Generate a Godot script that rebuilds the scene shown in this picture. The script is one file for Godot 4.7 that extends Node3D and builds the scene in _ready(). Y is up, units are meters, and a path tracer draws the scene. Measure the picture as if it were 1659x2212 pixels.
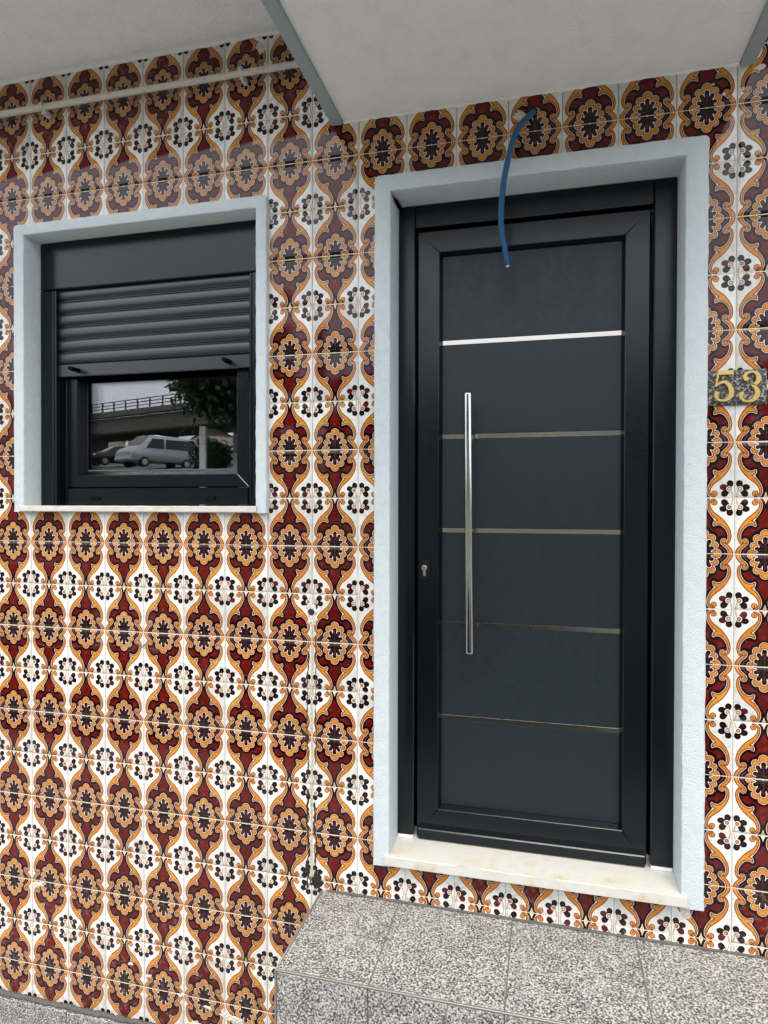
extends Node3D
# House front with patterned glazed tiles, an anthracite door and a window with a roller shutter.
# Units are metres; the tile faces lie in the plane z = 0, tile joints every 0.15 m from x = 0, y = 0.

const A := 0.15
var M := {}
var taken := {}
var rng := RandomNumberGenerator.new()
var wob := FastNoiseLite.new()

# ------------------------------------------------------------------ nodes
func numbered(called: String) -> String:
	var n: int = taken.get(called, 0)
	taken[called] = n + 1
	return called if n == 0 else "%s_%03d" % [called, n]

func tag(o, label := "", category := "", group := "", kind := ""):
	if label != "": o.set_meta("label", label)
	if category != "": o.set_meta("category", category)
	if group != "": o.set_meta("group", group)
	if kind != "": o.set_meta("kind", kind)
	return o

func thing(called: String, label: String, category: String, at := Vector3.ZERO, turn := 0.0, group := "") -> Node3D:
	var o := Node3D.new()
	o.name = numbered(called)
	add_child(o)
	o.position = at
	o.rotation.y = turn
	return tag(o, label, category, group)

func obj(called: String, mesh: Mesh, mat: Material, parent: Node = null) -> MeshInstance3D:
	var o := MeshInstance3D.new()
	o.mesh = mesh
	o.material_override = mat
	o.cast_shadow = GeometryInstance3D.SHADOW_CASTING_SETTING_ON
	if parent == null:
		o.name = numbered(called)
		add_child(o)
	else:
		o.name = called
		parent.add_child(o, true)
	return o

# ------------------------------------------------------------------ shapes
func start() -> SurfaceTool:
	var st := SurfaceTool.new()
	st.begin(Mesh.PRIMITIVE_TRIANGLES)
	st.set_smooth_group(-1)
	return st

func done(st: SurfaceTool) -> ArrayMesh:
	st.generate_normals()
	return st.commit()

func tri(st: SurfaceTool, a: Vector3, b: Vector3, c: Vector3):
	st.add_vertex(a); st.add_vertex(b); st.add_vertex(c)

# corners counter-clockwise seen from the front
func quad(st: SurfaceTool, a: Vector3, b: Vector3, c: Vector3, d: Vector3):
	tri(st, a, c, b); tri(st, a, d, c)

func quad_uv(st: SurfaceTool, p: Array, uv: Array):
	for k in [0, 2, 1, 0, 3, 2]:
		st.set_uv(uv[k]); st.add_vertex(p[k])

func box(st: SurfaceTool, lo: Vector3, hi: Vector3):
	var x0 := lo.x; var y0 := lo.y; var z0 := lo.z
	var x1 := hi.x; var y1 := hi.y; var z1 := hi.z
	quad(st, Vector3(x0, y0, z1), Vector3(x1, y0, z1), Vector3(x1, y1, z1), Vector3(x0, y1, z1))
	quad(st, Vector3(x1, y0, z0), Vector3(x0, y0, z0), Vector3(x0, y1, z0), Vector3(x1, y1, z0))
	quad(st, Vector3(x0, y0, z0), Vector3(x0, y0, z1), Vector3(x0, y1, z1), Vector3(x0, y1, z0))
	quad(st, Vector3(x1, y0, z1), Vector3(x1, y0, z0), Vector3(x1, y1, z0), Vector3(x1, y1, z1))
	quad(st, Vector3(x0, y1, z1), Vector3(x1, y1, z1), Vector3(x1, y1, z0), Vector3(x0, y1, z0))
	quad(st, Vector3(x0, y0, z0), Vector3(x1, y0, z0), Vector3(x1, y0, z1), Vector3(x0, y0, z1))

# box with every edge chamfered by b
func bbox(st: SurfaceTool, lo: Vector3, hi: Vector3, b: float):
	var c := (lo + hi) * 0.5
	var h := (hi - lo) * 0.5
	b = minf(b, minf(h.x, minf(h.y, h.z)) * 0.9)
	var i := h - Vector3(b, b, b)
	for ax in 3:
		for s in [-1.0, 1.0]:
			var u := (ax + 1) % 3
			var v := (ax + 2) % 3
			var p: Array[Vector3] = []
			for e in [[-1, -1], [1, -1], [1, 1], [-1, 1]]:
				var q := Vector3.ZERO
				q[ax] = h[ax] * s; q[u] = i[u] * e[0]; q[v] = i[v] * e[1]
				p.append(c + q)
			if s > 0: quad(st, p[0], p[1], p[2], p[3])
			else: quad(st, p[3], p[2], p[1], p[0])
			# edge strips between the faces across ax (sign s) and across u (sign t)
			for t in [-1.0, 1.0]:
				var q0 := Vector3.ZERO; var q1 := Vector3.ZERO; var q2 := Vector3.ZERO; var q3 := Vector3.ZERO
				q0[ax] = h[ax] * s; q0[u] = i[u] * t; q0[v] = -i[v]
				q1 = q0; q1[v] = i[v]
				q2[ax] = i[ax] * s; q2[u] = h[u] * t; q2[v] = i[v]
				q3 = q2; q3[v] = -i[v]
				if s * t > 0: quad(st, c + q3, c + q2, c + q1, c + q0)
				else: quad(st, c + q0, c + q1, c + q2, c + q3)
	for sx in [-1.0, 1.0]:
		for sy in [-1.0, 1.0]:
			for sz in [-1.0, 1.0]:
				var a := c + Vector3(h.x * sx, i.y * sy, i.z * sz)
				var d := c + Vector3(i.x * sx, h.y * sy, i.z * sz)
				var e := c + Vector3(i.x * sx, i.y * sy, h.z * sz)
				if sx * sy * sz > 0: tri(st, a, e, d)
				else: tri(st, a, d, e)

func box_mesh(lo: Vector3, hi: Vector3, b := 0.0) -> ArrayMesh:
	var st := start()
	if b > 0.0: bbox(st, lo, hi, b)
	else: box(st, lo, hi)
	return done(st)

func tube(st: SurfaceTool, path: Array, radii, seg := 12, caps := true):
	var n := path.size()
	var rings := []
	var side := Vector3.ZERO
	for k in n:
		var d: Vector3 = (path[mini(k + 1, n - 1)] - path[maxi(k - 1, 0)]).normalized()
		if k == 0:
			side = d.cross(Vector3.UP)
			if side.length() < 0.1: side = d.cross(Vector3.RIGHT)
		side = (side - d * side.dot(d)).normalized()
		var up := side.cross(d).normalized()
		var r: float = radii[k] if radii is Array else radii
		var ring := []
		for j in seg:
			var a := TAU * j / seg
			ring.append(path[k] + (side * cos(a) + up * sin(a)) * r)
		rings.append(ring)
	st.set_smooth_group(0)
	for k in n - 1:
		for j in seg:
			var j2 := (j + 1) % seg
			quad(st, rings[k][j], rings[k][j2], rings[k + 1][j2], rings[k + 1][j])
	st.set_smooth_group(-1)
	if caps:
		for j in seg:
			var j2 := (j + 1) % seg
			tri(st, path[0], rings[0][j], rings[0][j2])
			tri(st, path[n - 1], rings[n - 1][j2], rings[n - 1][j])

func tube_mesh(path: Array, radii, seg := 12) -> ArrayMesh:
	var st := start()
	tube(st, path, radii, seg)
	return done(st)

# a flat outline (x, y) given thickness from z0 to z1
func slab_outline(st: SurfaceTool, pts: PackedVector2Array, z0: float, z1: float):
	var idx := Geometry2D.triangulate_polygon(pts)
	for k in range(0, idx.size(), 3):
		var a := pts[idx[k]]; var b := pts[idx[k + 1]]; var c := pts[idx[k + 2]]
		if (b - a).cross(c - a) < 0:
			var s := b; b = c; c = s
		tri(st, Vector3(a.x, a.y, z1), Vector3(c.x, c.y, z1), Vector3(b.x, b.y, z1))
		tri(st, Vector3(a.x, a.y, z0), Vector3(b.x, b.y, z0), Vector3(c.x, c.y, z0))
	var cw := Geometry2D.is_polygon_clockwise(pts)
	for k in pts.size():
		var a := pts[k]; var b := pts[(k + 1) % pts.size()]
		if cw: quad(st, Vector3(b.x, b.y, z0), Vector3(a.x, a.y, z0), Vector3(a.x, a.y, z1), Vector3(b.x, b.y, z1))
		else: quad(st, Vector3(a.x, a.y, z0), Vector3(b.x, b.y, z0), Vector3(b.x, b.y, z1), Vector3(a.x, a.y, z1))

func outline_mesh(pts: PackedVector2Array, z0: float, z1: float) -> ArrayMesh:
	var st := start()
	slab_outline(st, pts, z0, z1)
	return done(st)

func spline(p: Array, steps := 6) -> Array:
	var out := []
	var n := p.size()
	for k in n - 1:
		var a = p[maxi(k - 1, 0)]; var b = p[k]; var c = p[k + 1]; var d = p[mini(k + 2, n - 1)]
		for s in steps:
			out.append(b.cubic_interpolate(c, a, d, float(s) / steps))
	out.append(p[n - 1])
	return out

# ------------------------------------------------------------------ materials
func mat(r: int, g: int, b: int, rough := 0.6, metal := 0.0, spec := 0.5) -> StandardMaterial3D:
	var m := StandardMaterial3D.new()
	m.albedo_color = Color8(r, g, b)
	m.roughness = rough
	m.metallic = metal
	m.metallic_specular = spec
	return m

func noise_tex(size: int, freq: float, octaves: int, ramp: Array, seed_ := 1, type := FastNoiseLite.TYPE_SIMPLEX_SMOOTH) -> NoiseTexture2D:
	var n := FastNoiseLite.new()
	n.noise_type = type
	n.frequency = freq
	n.seed = seed_
	n.fractal_octaves = octaves
	var t := NoiseTexture2D.new()
	t.width = size; t.height = size
	t.seamless = true
	t.noise = n
	if ramp.size() > 0:
		var g := Gradient.new()
		var off := PackedFloat32Array(); var col := PackedColorArray()
		for e in ramp:
			off.append(e[0]); col.append(e[1])
		g.offsets = off; g.colors = col
		t.color_ramp = g
	return t

func planar(m: StandardMaterial3D, per_metre: float) -> StandardMaterial3D:
	m.uv1_triplanar = true
	m.uv1_world_triplanar = true
	m.uv1_triplanar_sharpness = 8.0
	m.uv1_scale = Vector3(per_metre, per_metre, per_metre)
	return m

func relief(m: StandardMaterial3D, t: Texture2D, cm: float) -> StandardMaterial3D:
	m.heightmap_enabled = true
	m.heightmap_texture = t
	m.heightmap_scale = cm
	return m

# ------------------------------------------------------------------ the print on the tiles
const TS := 1024
func tp(x: float, y: float) -> Vector2:
	return Vector2((x - 70.0) / 1535.0 * TS, (y - 145.0) / 1597.0 * TS)

func tcurve(parts: Array) -> PackedVector2Array:
	var out := PackedVector2Array()
	for part in parts:
		var p := []
		for q in part: p.append(tp(q[0], q[1]))
		var s: Array = spline(p, 8) if p.size() > 2 else p
		for q in s: out.append(q)
	return out

func fill_poly(img: Image, pts: PackedVector2Array, col: Color):
	var lo := 1e9; var hi := -1e9
	for p in pts:
		lo = minf(lo, p.y); hi = maxf(hi, p.y)
	var n := pts.size()
	for y in range(maxi(0, int(lo)), mini(TS - 1, int(hi)) + 1):
		var yy := y + 0.5
		var xs := PackedFloat32Array()
		for k in n:
			var a := pts[k]; var b := pts[(k + 1) % n]
			if (a.y <= yy) != (b.y <= yy):
				xs.append(a.x + (yy - a.y) / (b.y - a.y) * (b.x - a.x))
		xs.sort()
		for k in range(0, xs.size() - 1, 2):
			var x0 := maxi(0, roundi(xs[k])); var x1 := mini(TS, roundi(xs[k + 1]))
			if x1 > x0: img.fill_rect(Rect2i(x0, y, x1 - x0, 1), col)

func fill_oval(img: Image, c: Vector2, rx: float, ry: float, col: Color, turn := 0.0):
	var p := PackedVector2Array()
	for k in 36:
		var a := TAU * k / 36
		p.append(c + Vector2(cos(a) * rx, sin(a) * ry).rotated(turn))
	fill_poly(img, p, col)

func fill_disc(img: Image, c: Vector2, r: float, col: Color):
	for y in range(maxi(0, int(c.y - r)), mini(TS - 1, int(c.y + r)) + 1):
		var dy := y + 0.5 - c.y
		if absf(dy) >= r: continue
		var w := sqrt(r * r - dy * dy)
		var x0 := maxi(0, roundi(c.x - w)); var x1 := mini(TS, roundi(c.x + w))
		if x1 > x0: img.fill_rect(Rect2i(x0, y, x1 - x0, 1), col)

func stroke(img: Image, pts: PackedVector2Array, r: float, col: Color, closed := false):
	var n := pts.size()
	for k in (n if closed else n - 1):
		var a := pts[k]; var b := pts[(k + 1) % n]
		var steps := maxi(1, int(a.distance_to(b) / maxf(2.0, r * 0.5)))
		for s in steps + 1:
			fill_disc(img, a.lerp(b, float(s) / steps), r, col)

func taper(img: Image, a: Vector2, ra: float, b: Vector2, rb: float, col: Color):
	for s in 61:
		fill_disc(img, a.lerp(b, s / 60.0), lerpf(ra, rb, s / 60.0), col)

func draw_tile(v: int) -> Image:
	var r := RandomNumberGenerator.new()
	r.seed = 100 + v
	var dim := [1.0, 0.9, 1.05, 0.95, 1.0, 0.96, 1.04, 0.92][v % 8] as float
	var white := Color8(int(219 * minf(dim, 1.0)), int(218 * minf(dim, 1.0)), int(213 * minf(dim, 1.0)))
	var red := Color8(int(91 * dim), int(17 * dim), int(12 * dim))
	var maroon := Color8(25, 4, 5)
	var brown := Color8(92, 34, 14)
	var orange := Color8(int(197 * dim), int(126 * dim), int(41 * dim))
	if v % 4 == 1: orange = Color8(188, 117, 46)
	if v % 8 == 6: orange = Color8(196, 138, 52)
	var peach := Color8(191, 121, 62)
	var pale := Color8(230, 208, 190)
	var dark := Color8(24, 8, 9)
	var img := Image.create(TS, TS, false, Image.FORMAT_RGB8)
	img.fill(white)
	# the dark field inside the scrolls, and the red on it
	fill_poly(img, tcurve([[[838, 90], [170, 90]], [[170, 90], [182, 250], [270, 380], [300, 480]], [[230, 545], [192, 640], [205, 760], [270, 880], [400, 985], [520, 1040], [580, 1120], [640, 1230], [705, 1380], [730, 1540], [690, 1700], [690, 1722]], [[690, 1722], [838, 1722]]]), maroon)
	fill_poly(img, tcurve([[[280, 680], [370, 672], [462, 635]], [[462, 635], [500, 715], [580, 785], [650, 815], [710, 880], [845, 915]], [[845, 1478], [790, 1370], [720, 1235], [640, 1130]], [[640, 1130], [685, 1030], [675, 950], [640, 870], [590, 838], [530, 858], [460, 885], [390, 855], [325, 780], [280, 680]]]), red)
	stroke(img, tcurve([[[290, 120], [305, 200], [345, 275], [410, 325]]]), 12, Color8(84, 42, 46))
	# medallion
	var lobes := [[495, 145, 105, 140], [562, 388, 106, 104], [645, 592, 112, 114], [842, 720, 136, 134], [842, 145, 330, 600]]
	for layer in [[0.0, pale], [15.0, brown], [31.0, orange]]:
		for e in lobes:
			fill_oval(img, tp(e[0], e[1]), (e[2] - layer[0]) / 1.5, (e[3] - layer[0]) / 1.56, layer[1])
	for e in [[495, 145, 105, 140], [562, 388, 106, 104], [645, 592, 112, 114]]:
		fill_oval(img, tp(e[0] + 40, e[1] - 10), (e[2] - 62) / 1.5, (e[3] - 62) / 1.56, orange.lerp(peach, 0.7))
	var petals := [[838, 582, 66], [698, 486, 59], [632, 304, 56], [604, 138, 46]]
	for layer in [[36.0, brown], [19.0, pale], [0.0, dark]]:
		fill_oval(img, tp(838, 145), (186 + layer[0]) / 1.5, (336 + layer[0]) / 1.56, layer[1])
		for e in petals:
			taper(img, tp(838, 180), (34 + layer[0]) / 1.53, tp(e[0], e[1]), (e[2] + layer[0]) / 1.53, layer[1])
	for e in [[838, 540], [725, 440], [665, 285], [838, 430]]:
		taper(img, tp(838, 230), 4, tp(e[0] - 16, e[1]), 9, Color8(66, 36, 38))
	for e in [[768, 400], [742, 290]]:
		taper(img, tp(830, 190), 2, tp(e[0], e[1]), 5, Color8(20, 8, 9))
	# the scrolls
	var s_curve := tcurve([[[250, 425], [188, 500], [160, 600], [158, 700], [182, 820], [235, 940], [310, 1060], [400, 1165], [500, 1255], [590, 1335], [650, 1420], [685, 1500], [692, 1575], [675, 1628], [640, 1640]],
		[[640, 1640], [590, 1690], [560, 1702]], [[560, 1702], [640, 1698], [700, 1655], [728, 1590], [734, 1510], [715, 1420], [665, 1305], [590, 1195], [482, 1100]],
		[[482, 1100], [545, 1075], [578, 1025], [585, 962]], [[585, 962], [530, 990], [450, 1000], [365, 962], [285, 878], [225, 765], [202, 650], [208, 570], [238, 492], [292, 440]]])
	var bracket := tcurve([[[112, 90], [116, 200], [150, 290], [205, 365], [258, 422]], [[258, 422], [300, 442], [335, 455]], [[385, 450], [320, 377], [250, 310], [205, 215], [190, 90]]])
	var curls := [[338, 505, 62], [576, 1612, 70]]
	stroke(img, bracket, 20, pale, true)
	fill_disc(img, tp(338, 505), 84 / 1.53, pale)
	stroke(img, s_curve, 20, pale, true)
	stroke(img, bracket, 11, brown, true)
	stroke(img, s_curve, 11, brown, true)
	for e in curls: fill_disc(img, tp(e[0], e[1]), (e[2] + 12) / 1.53, brown)
	fill_poly(img, bracket, orange.lerp(peach, 0.6))
	fill_poly(img, s_curve, orange)
	stroke(img, bracket, 4, brown, true)
	stroke(img, s_curve, 4, brown, true)
	for e in curls: fill_disc(img, tp(e[0], e[1]), (e[2] - 6) / 1.53, orange.lerp(peach, 0.35))
	stroke(img, tcurve([[[300, 450], [345, 452], [362, 490], [340, 515]]]), 5, brown)
	stroke(img, tcurve([[[650, 1650], [600, 1658], [580, 1625], [590, 1600]]]), 5, brown)
	stroke(img, tcurve([[[205, 560], [178, 640], [180, 740], [215, 850]]]), 5, peach)
	stroke(img, tcurve([[[690, 1420], [712, 1520], [700, 1610]]]), 6, peach)
	# star at the foot
	fill_poly(img, tcurve([[[838, 1560], [810, 1660], [768, 1742]], [[908, 1742], [866, 1660], [838, 1560]]]), pale)
	fill_poly(img, tcurve([[[838, 1610], [800, 1742]], [[876, 1742], [838, 1610]]]), Color8(206, 170, 128))
	# flower in the corner
	var pc := [dark, dark, dark]
	if r.randf() < 0.3: pc[r.randi() % 3] = Color8(74, 22, 26)
	var ovals := [[186, 1326, 84, 94, 0.0], [352, 1430, 95, 86, 0.1], [318, 1610, 87, 106, -0.6]]
	for k in 3:
		var e: Array = ovals[k]
		fill_oval(img, tp(e[0], e[1]), e[2] / 1.5, e[3] / 1.56, pc[k], e[4])
		taper(img, tp(e[0], e[1]), 80 / 1.53, tp(214, 1480), 60 / 1.53, pc[k])
		fill_oval(img, tp(e[0] + 4, e[1] + 4), 16 / 1.5, 22 / 1.56, Color8(52, 36, 38), e[4])
	fill_disc(img, tp(204, 1482), 78 / 1.53, white)
	taper(img, tp(150, 1560), 17 / 1.53, tp(104, 1760), 14 / 1.53, Color8(130, 92, 70))
	taper(img, tp(150, 1565), 8 / 1.53, tp(104, 1760), 6 / 1.53, Color8(216, 190, 158))
	fill_disc(img, tp(200, 1482), 54 / 1.53, brown)
	fill_disc(img, tp(201, 1483), 36 / 1.53, Color8(228, 170, 132) if r.randf() < 0.6 else orange)
	# mirror the left half onto the right
	var half := img.get_region(Rect2i(0, 0, TS / 2, TS))
	half.flip_x()
	img.blit_rect(half, Rect2i(0, 0, TS / 2, TS), Vector2i(TS / 2, 0))
	img.fill_rect(Rect2i(int(TS * 0.10), 0, int(TS * 0.80), 9), pale)
	fill_disc(img, Vector2(TS / 2.0, 0), 28 / 1.53, pale)
	# the glazes run a little, so no field is perfectly even
	var n := FastNoiseLite.new()
	n.seed = 31 + v
	n.frequency = 0.006
	n.fractal_octaves = 4
	var shade := n.get_image(TS, TS)
	shade.convert(Image.FORMAT_RGBA8)
	var dat := shade.get_data()
	for k in TS * TS:
		var g := dat[k * 4]
		dat[k * 4 + 3] = absi(g - 128) / 5
		var w := 255 if g > 128 else 40
		dat[k * 4] = w; dat[k * 4 + 1] = w; dat[k * 4 + 2] = w
	var veil := Image.create_from_data(TS, TS, false, Image.FORMAT_RGBA8, dat)
	img.convert(Image.FORMAT_RGBA8)
	img.blend_rect(veil, Rect2i(0, 0, TS, TS), Vector2i.ZERO)
	# chips and specks where the glaze is gone
	for k in r.randi_range(1, 4):
		var c := Vector2(r.randf_range(20, 1000), r.randf_range(20, 1000))
		var p := PackedVector2Array()
		var s := r.randf_range(3, 10)
		for j in 7: p.append(c + Vector2.from_angle(TAU * j / 7) * s * r.randf_range(0.5, 1.3))
		fill_poly(img, p, Color8(206, 186, 170))
	img.shrink_x2()
	return img

# cement splashes and dried scale, grainy and patchy, over the print
func dirty(src: Image, seed_: int, amount: float) -> Image:
	var img := src.duplicate() as Image
	var w := img.get_width()
	var a := FastNoiseLite.new(); a.seed = seed_; a.frequency = 0.012; a.fractal_octaves = 5
	var b := FastNoiseLite.new(); b.seed = seed_ + 9; b.frequency = 0.09; b.fractal_octaves = 3
	var ia := a.get_image(w, w); var ib := b.get_image(w, w)
	ia.convert(Image.FORMAT_L8); ib.convert(Image.FORMAT_L8)
	var da := ia.get_data(); var db := ib.get_data()
	var out := PackedByteArray()
	out.resize(w * w * 4)
	for k in w * w:
		var f := clampf((da[k] / 255.0 - 0.50) * 3.0, 0.0, 1.0) * clampf((db[k] / 255.0 - 0.30) * 2.2, 0.0, 1.0) * amount
		out[k * 4] = 150; out[k * 4 + 1] = 138; out[k * 4 + 2] = 128
		out[k * 4 + 3] = int(clampf(f, 0.0, 1.0) * 255)
	img.blend_rect(Image.create_from_data(w, w, false, Image.FORMAT_RGBA8, out), Rect2i(0, 0, w, w), Vector2i.ZERO)
	return img

func tile_material(img: Image) -> StandardMaterial3D:
	img.generate_mipmaps()
	var m := StandardMaterial3D.new()
	m.albedo_texture = ImageTexture.create_from_image(img)
	m.roughness = 0.07
	m.metallic_specular = 0.38
	return m

# grains of pale, mid and dark grey pressed together
func speckle(w: int) -> Image:
	var a := FastNoiseLite.new()
	a.noise_type = FastNoiseLite.TYPE_CELLULAR
	a.cellular_return_type = FastNoiseLite.RETURN_CELL_VALUE
	a.frequency = 0.13
	a.seed = 3
	a.domain_warp_enabled = true
	a.domain_warp_amplitude = 6.0
	a.domain_warp_frequency = 0.08
	var b := FastNoiseLite.new()
	b.frequency = 0.085
	b.fractal_octaves = 2
	b.seed = 4
	var c := FastNoiseLite.new()
	c.frequency = 0.008
	c.fractal_octaves = 4
	c.seed = 5
	var ia := a.get_seamless_image(w, w); var ib := b.get_seamless_image(w, w); var ic := c.get_seamless_image(w, w)
	ia.convert(Image.FORMAT_L8); ib.convert(Image.FORMAT_L8); ic.convert(Image.FORMAT_L8)
	var da := ia.get_data(); var db := ib.get_data(); var dc := ic.get_data()
	var out := PackedByteArray()
	out.resize(w * w * 3)
	for k in w * w:
		var v := da[k] / 255.0 * 0.42 + db[k] / 255.0 * 0.58 + (dc[k] / 255.0 - 0.5) * 0.10
		var g := 0.0
		if v < 0.3: g = lerpf(34.0, 62.0, v / 0.3)
		elif v < 0.46: g = lerpf(62.0, 126.0, (v - 0.3) / 0.16)
		elif v < 0.6: g = lerpf(126.0, 186.0, (v - 0.46) / 0.14)
		else: g = lerpf(186.0, 218.0, minf(1.0, (v - 0.6) / 0.25))
		out[k * 3] = int(g); out[k * 3 + 1] = int(g * 0.992); out[k * 3 + 2] = int(g * 0.978)
	var img := Image.create_from_data(w, w, false, Image.FORMAT_RGB8, out)
	img.generate_mipmaps()
	return img

func make_materials():
	var tiles := []
	var grimy := []
	for v in 8:
		var im := draw_tile(v)
		tiles.append(tile_material(im))
		if v < 4: grimy.append(tile_material(dirty(im, 50 + v, 0.75)))
	for g in grimy: g.roughness = 0.12
	M.tiles = tiles
	M.grimy = grimy
	var fine := noise_tex(512, 0.05, 4, [], 4)
	var lumps := noise_tex(512, 0.022, 5, [], 5)
	M.fine = fine
	# painted render of the surrounds
	M.surround = planar(mat(255, 255, 255, 0.75), 3.0)
	M.surround.albedo_texture = noise_tex(512, 0.02, 5, [[0.0, Color8(184, 192, 195)], [0.45, Color8(189, 198, 201)], [1.0, Color8(193, 202, 205)]], 8)
	relief(M.surround, noise_tex(1024, 0.045, 4, [], 6), 0.11)
	M.trim_paint = relief(planar(mat(146, 157, 162, 0.6), 3.0), lumps, 0.2)
	M.soffit = planar(mat(255, 255, 255, 0.85), 1.7)
	M.soffit.albedo_texture = noise_tex(512, 0.012, 5, [[0.0, Color8(226, 225, 223)], [0.5, Color8(231, 231, 230)], [1.0, Color8(233, 233, 232)]], 9)
	relief(M.soffit, noise_tex(1024, 0.06, 3, [], 12), 0.22)
	M.masonry = planar(mat(150, 144, 134, 0.9), 4.0)
	M.grout = planar(mat(255, 255, 255, 0.8), 5.0)
	M.grout.albedo_texture = noise_tex(512, 0.03, 4, [[0.0, Color8(168, 146, 118)], [0.35, Color8(224, 209, 176)], [1.0, Color8(232, 223, 204)]], 14)
	M.render_wall = relief(planar(mat(190, 186, 176, 0.85), 2.0), lumps, 0.5)
	# anthracite foil
	M.anthracite = relief(planar(mat(9, 16, 22, 0.24, 0.0, 0.4), 6.0), fine, 0.012)
	M.panel = relief(planar(mat(29, 38, 43, 0.46, 0.0, 0.4), 6.0), fine, 0.012)
	M.shutter = relief(planar(mat(31, 38, 44, 0.28, 0.0, 0.55), 6.0), fine, 0.008)
	# handling marks and dust dull the foil unevenly
	var smudge := noise_tex(512, 0.008, 5, [[0.0, Color(0.72, 0.72, 0.72)], [0.5, Color(0.86, 0.86, 0.86)], [1.0, Color(1, 1, 1)]], 61)
	for f in [M.anthracite, M.panel]: f.roughness_texture = smudge
	M.rubber = mat(10, 10, 11, 0.6, 0.0, 0.2)
	M.gasket = mat(92, 98, 102, 0.45)
	M.seam = mat(170, 172, 172, 0.5)
	M.steel = mat(196, 194, 190, 0.10, 1.0)
	M.brushed = mat(178, 172, 164, 0.18, 1.0)
	M.black_gloss = mat(12, 12, 13, 0.15)
	M.nickel = mat(200, 196, 186, 0.3, 1.0)
	M.brass = relief(planar(mat(196, 168, 104, 0.32, 1.0), 20.0), fine, 0.01)
	M.marble = planar(mat(222, 222, 222, 0.35), 1.6)
	M.marble.albedo_texture = noise_tex(1024, 0.006, 6, [[0.0, Color8(208, 192, 158)], [0.16, Color8(221, 214, 196)], [0.32, Color8(226, 222, 210)], [0.6, Color8(228, 226, 219)], [0.8, Color8(222, 220, 214)], [1.0, Color8(224, 219, 206)]], 23)
	relief(M.marble, fine, 0.02)
	# speckled grey stoneware
	var g1 := ImageTexture.create_from_image(speckle(1024))
	M.granite = planar(mat(232, 231, 230, 0.45), 1.5)
	M.granite.albedo_texture = g1
	relief(M.granite, fine, 0.02)
	M.edge_trim = mat(126, 120, 114, 0.4, 0.4)
	M.joint = mat(98, 94, 90, 0.9)
	M.cement = relief(planar(mat(88, 86, 83, 0.95), 6.0), lumps, 0.6)
	M.plaster = relief(planar(mat(214, 208, 196, 0.9), 9.0), lumps, 0.5)
	M.mortar = relief(planar(mat(196, 182, 152, 0.9), 9.0), lumps, 0.4)
	M.soot = mat(22, 19, 17, 0.7)
	M.crack = mat(122, 84, 62, 0.9)
	M.pipe = planar(mat(255, 255, 255, 0.55), 5.0)
	M.pipe.albedo_texture = noise_tex(512, 0.012, 5, [[0.0, Color8(164, 155, 143)], [0.3, Color8(190, 183, 172)], [1.0, Color8(200, 194, 185)]], 27)
	M.conduit = mat(20, 86, 128, 0.4)
	M.conduit_inside = mat(206, 210, 212, 0.6)
	M.plate = planar(mat(255, 255, 255, 0.35), 12.0)
	M.plate.albedo_texture = noise_tex(512, 0.014, 4, [[0.0, Color8(38, 35, 34)], [0.48, Color8(50, 46, 44)], [0.58, Color8(98, 96, 94)], [0.74, Color8(150, 149, 147)], [1.0, Color8(180, 180, 178)]], 33)
	relief(M.plate, noise_tex(512, 0.014, 4, [], 33), 0.3)
	M.glass = mat(200, 210, 210, 0.0)
	M.glass.transparency = BaseMaterial3D.TRANSPARENCY_ALPHA
	M.glass.albedo_color = Color(0.04, 0.05, 0.05, 0.03)
	M.white_paint = mat(225, 225, 222, 0.45)
	M.room = mat(128, 124, 118, 0.9)
	# the street
	M.paving = planar(mat(255, 255, 255, 0.9), 0.7)
	M.paving.albedo_texture = noise_tex(512, 0.03, 5, [[0.0, Color8(138, 139, 139)], [1.0, Color8(168, 169, 169)]], 40)
	M.asphalt = planar(mat(255, 255, 255, 0.9), 0.5)
	M.asphalt.albedo_texture = noise_tex(512, 0.05, 5, [[0.0, Color8(70, 70, 71)], [1.0, Color8(96, 95, 94)]], 41)
	M.earth = planar(mat(255, 255, 255, 0.95), 0.2)
	M.earth.albedo_texture = noise_tex(512, 0.02, 6, [[0.0, Color8(48, 56, 40)], [0.5, Color8(70, 74, 58)], [1.0, Color8(92, 90, 80)]], 42)
	M.concrete = planar(mat(255, 255, 255, 0.9), 0.15)
	M.concrete.albedo_texture = noise_tex(512, 0.02, 6, [[0.0, Color8(84, 82, 78)], [1.0, Color8(126, 123, 117)]], 43)
	M.rail = mat(60, 66, 74, 0.6)
	M.leaf = mat(46, 62, 34, 0.6)
	M.leaf.backlight_enabled = true
	M.leaf.backlight = Color(0.05, 0.09, 0.03)
	M.bark = mat(84, 72, 60, 0.9)
	M.silver = mat(168, 174, 180, 0.3, 0.4)
	M.black_car = mat(20, 21, 24, 0.15)
	M.car_glass = mat(14, 17, 19, 0.05)
	M.tyre = mat(22, 22, 22, 0.8)
	M.rim = mat(170, 172, 174, 0.3, 0.8)
	M.roof_tile = mat(138, 70, 48, 0.9)
	M.house_paint = mat(206, 198, 184, 0.85)
	M.cable = mat(30, 30, 32, 0.6)

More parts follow.
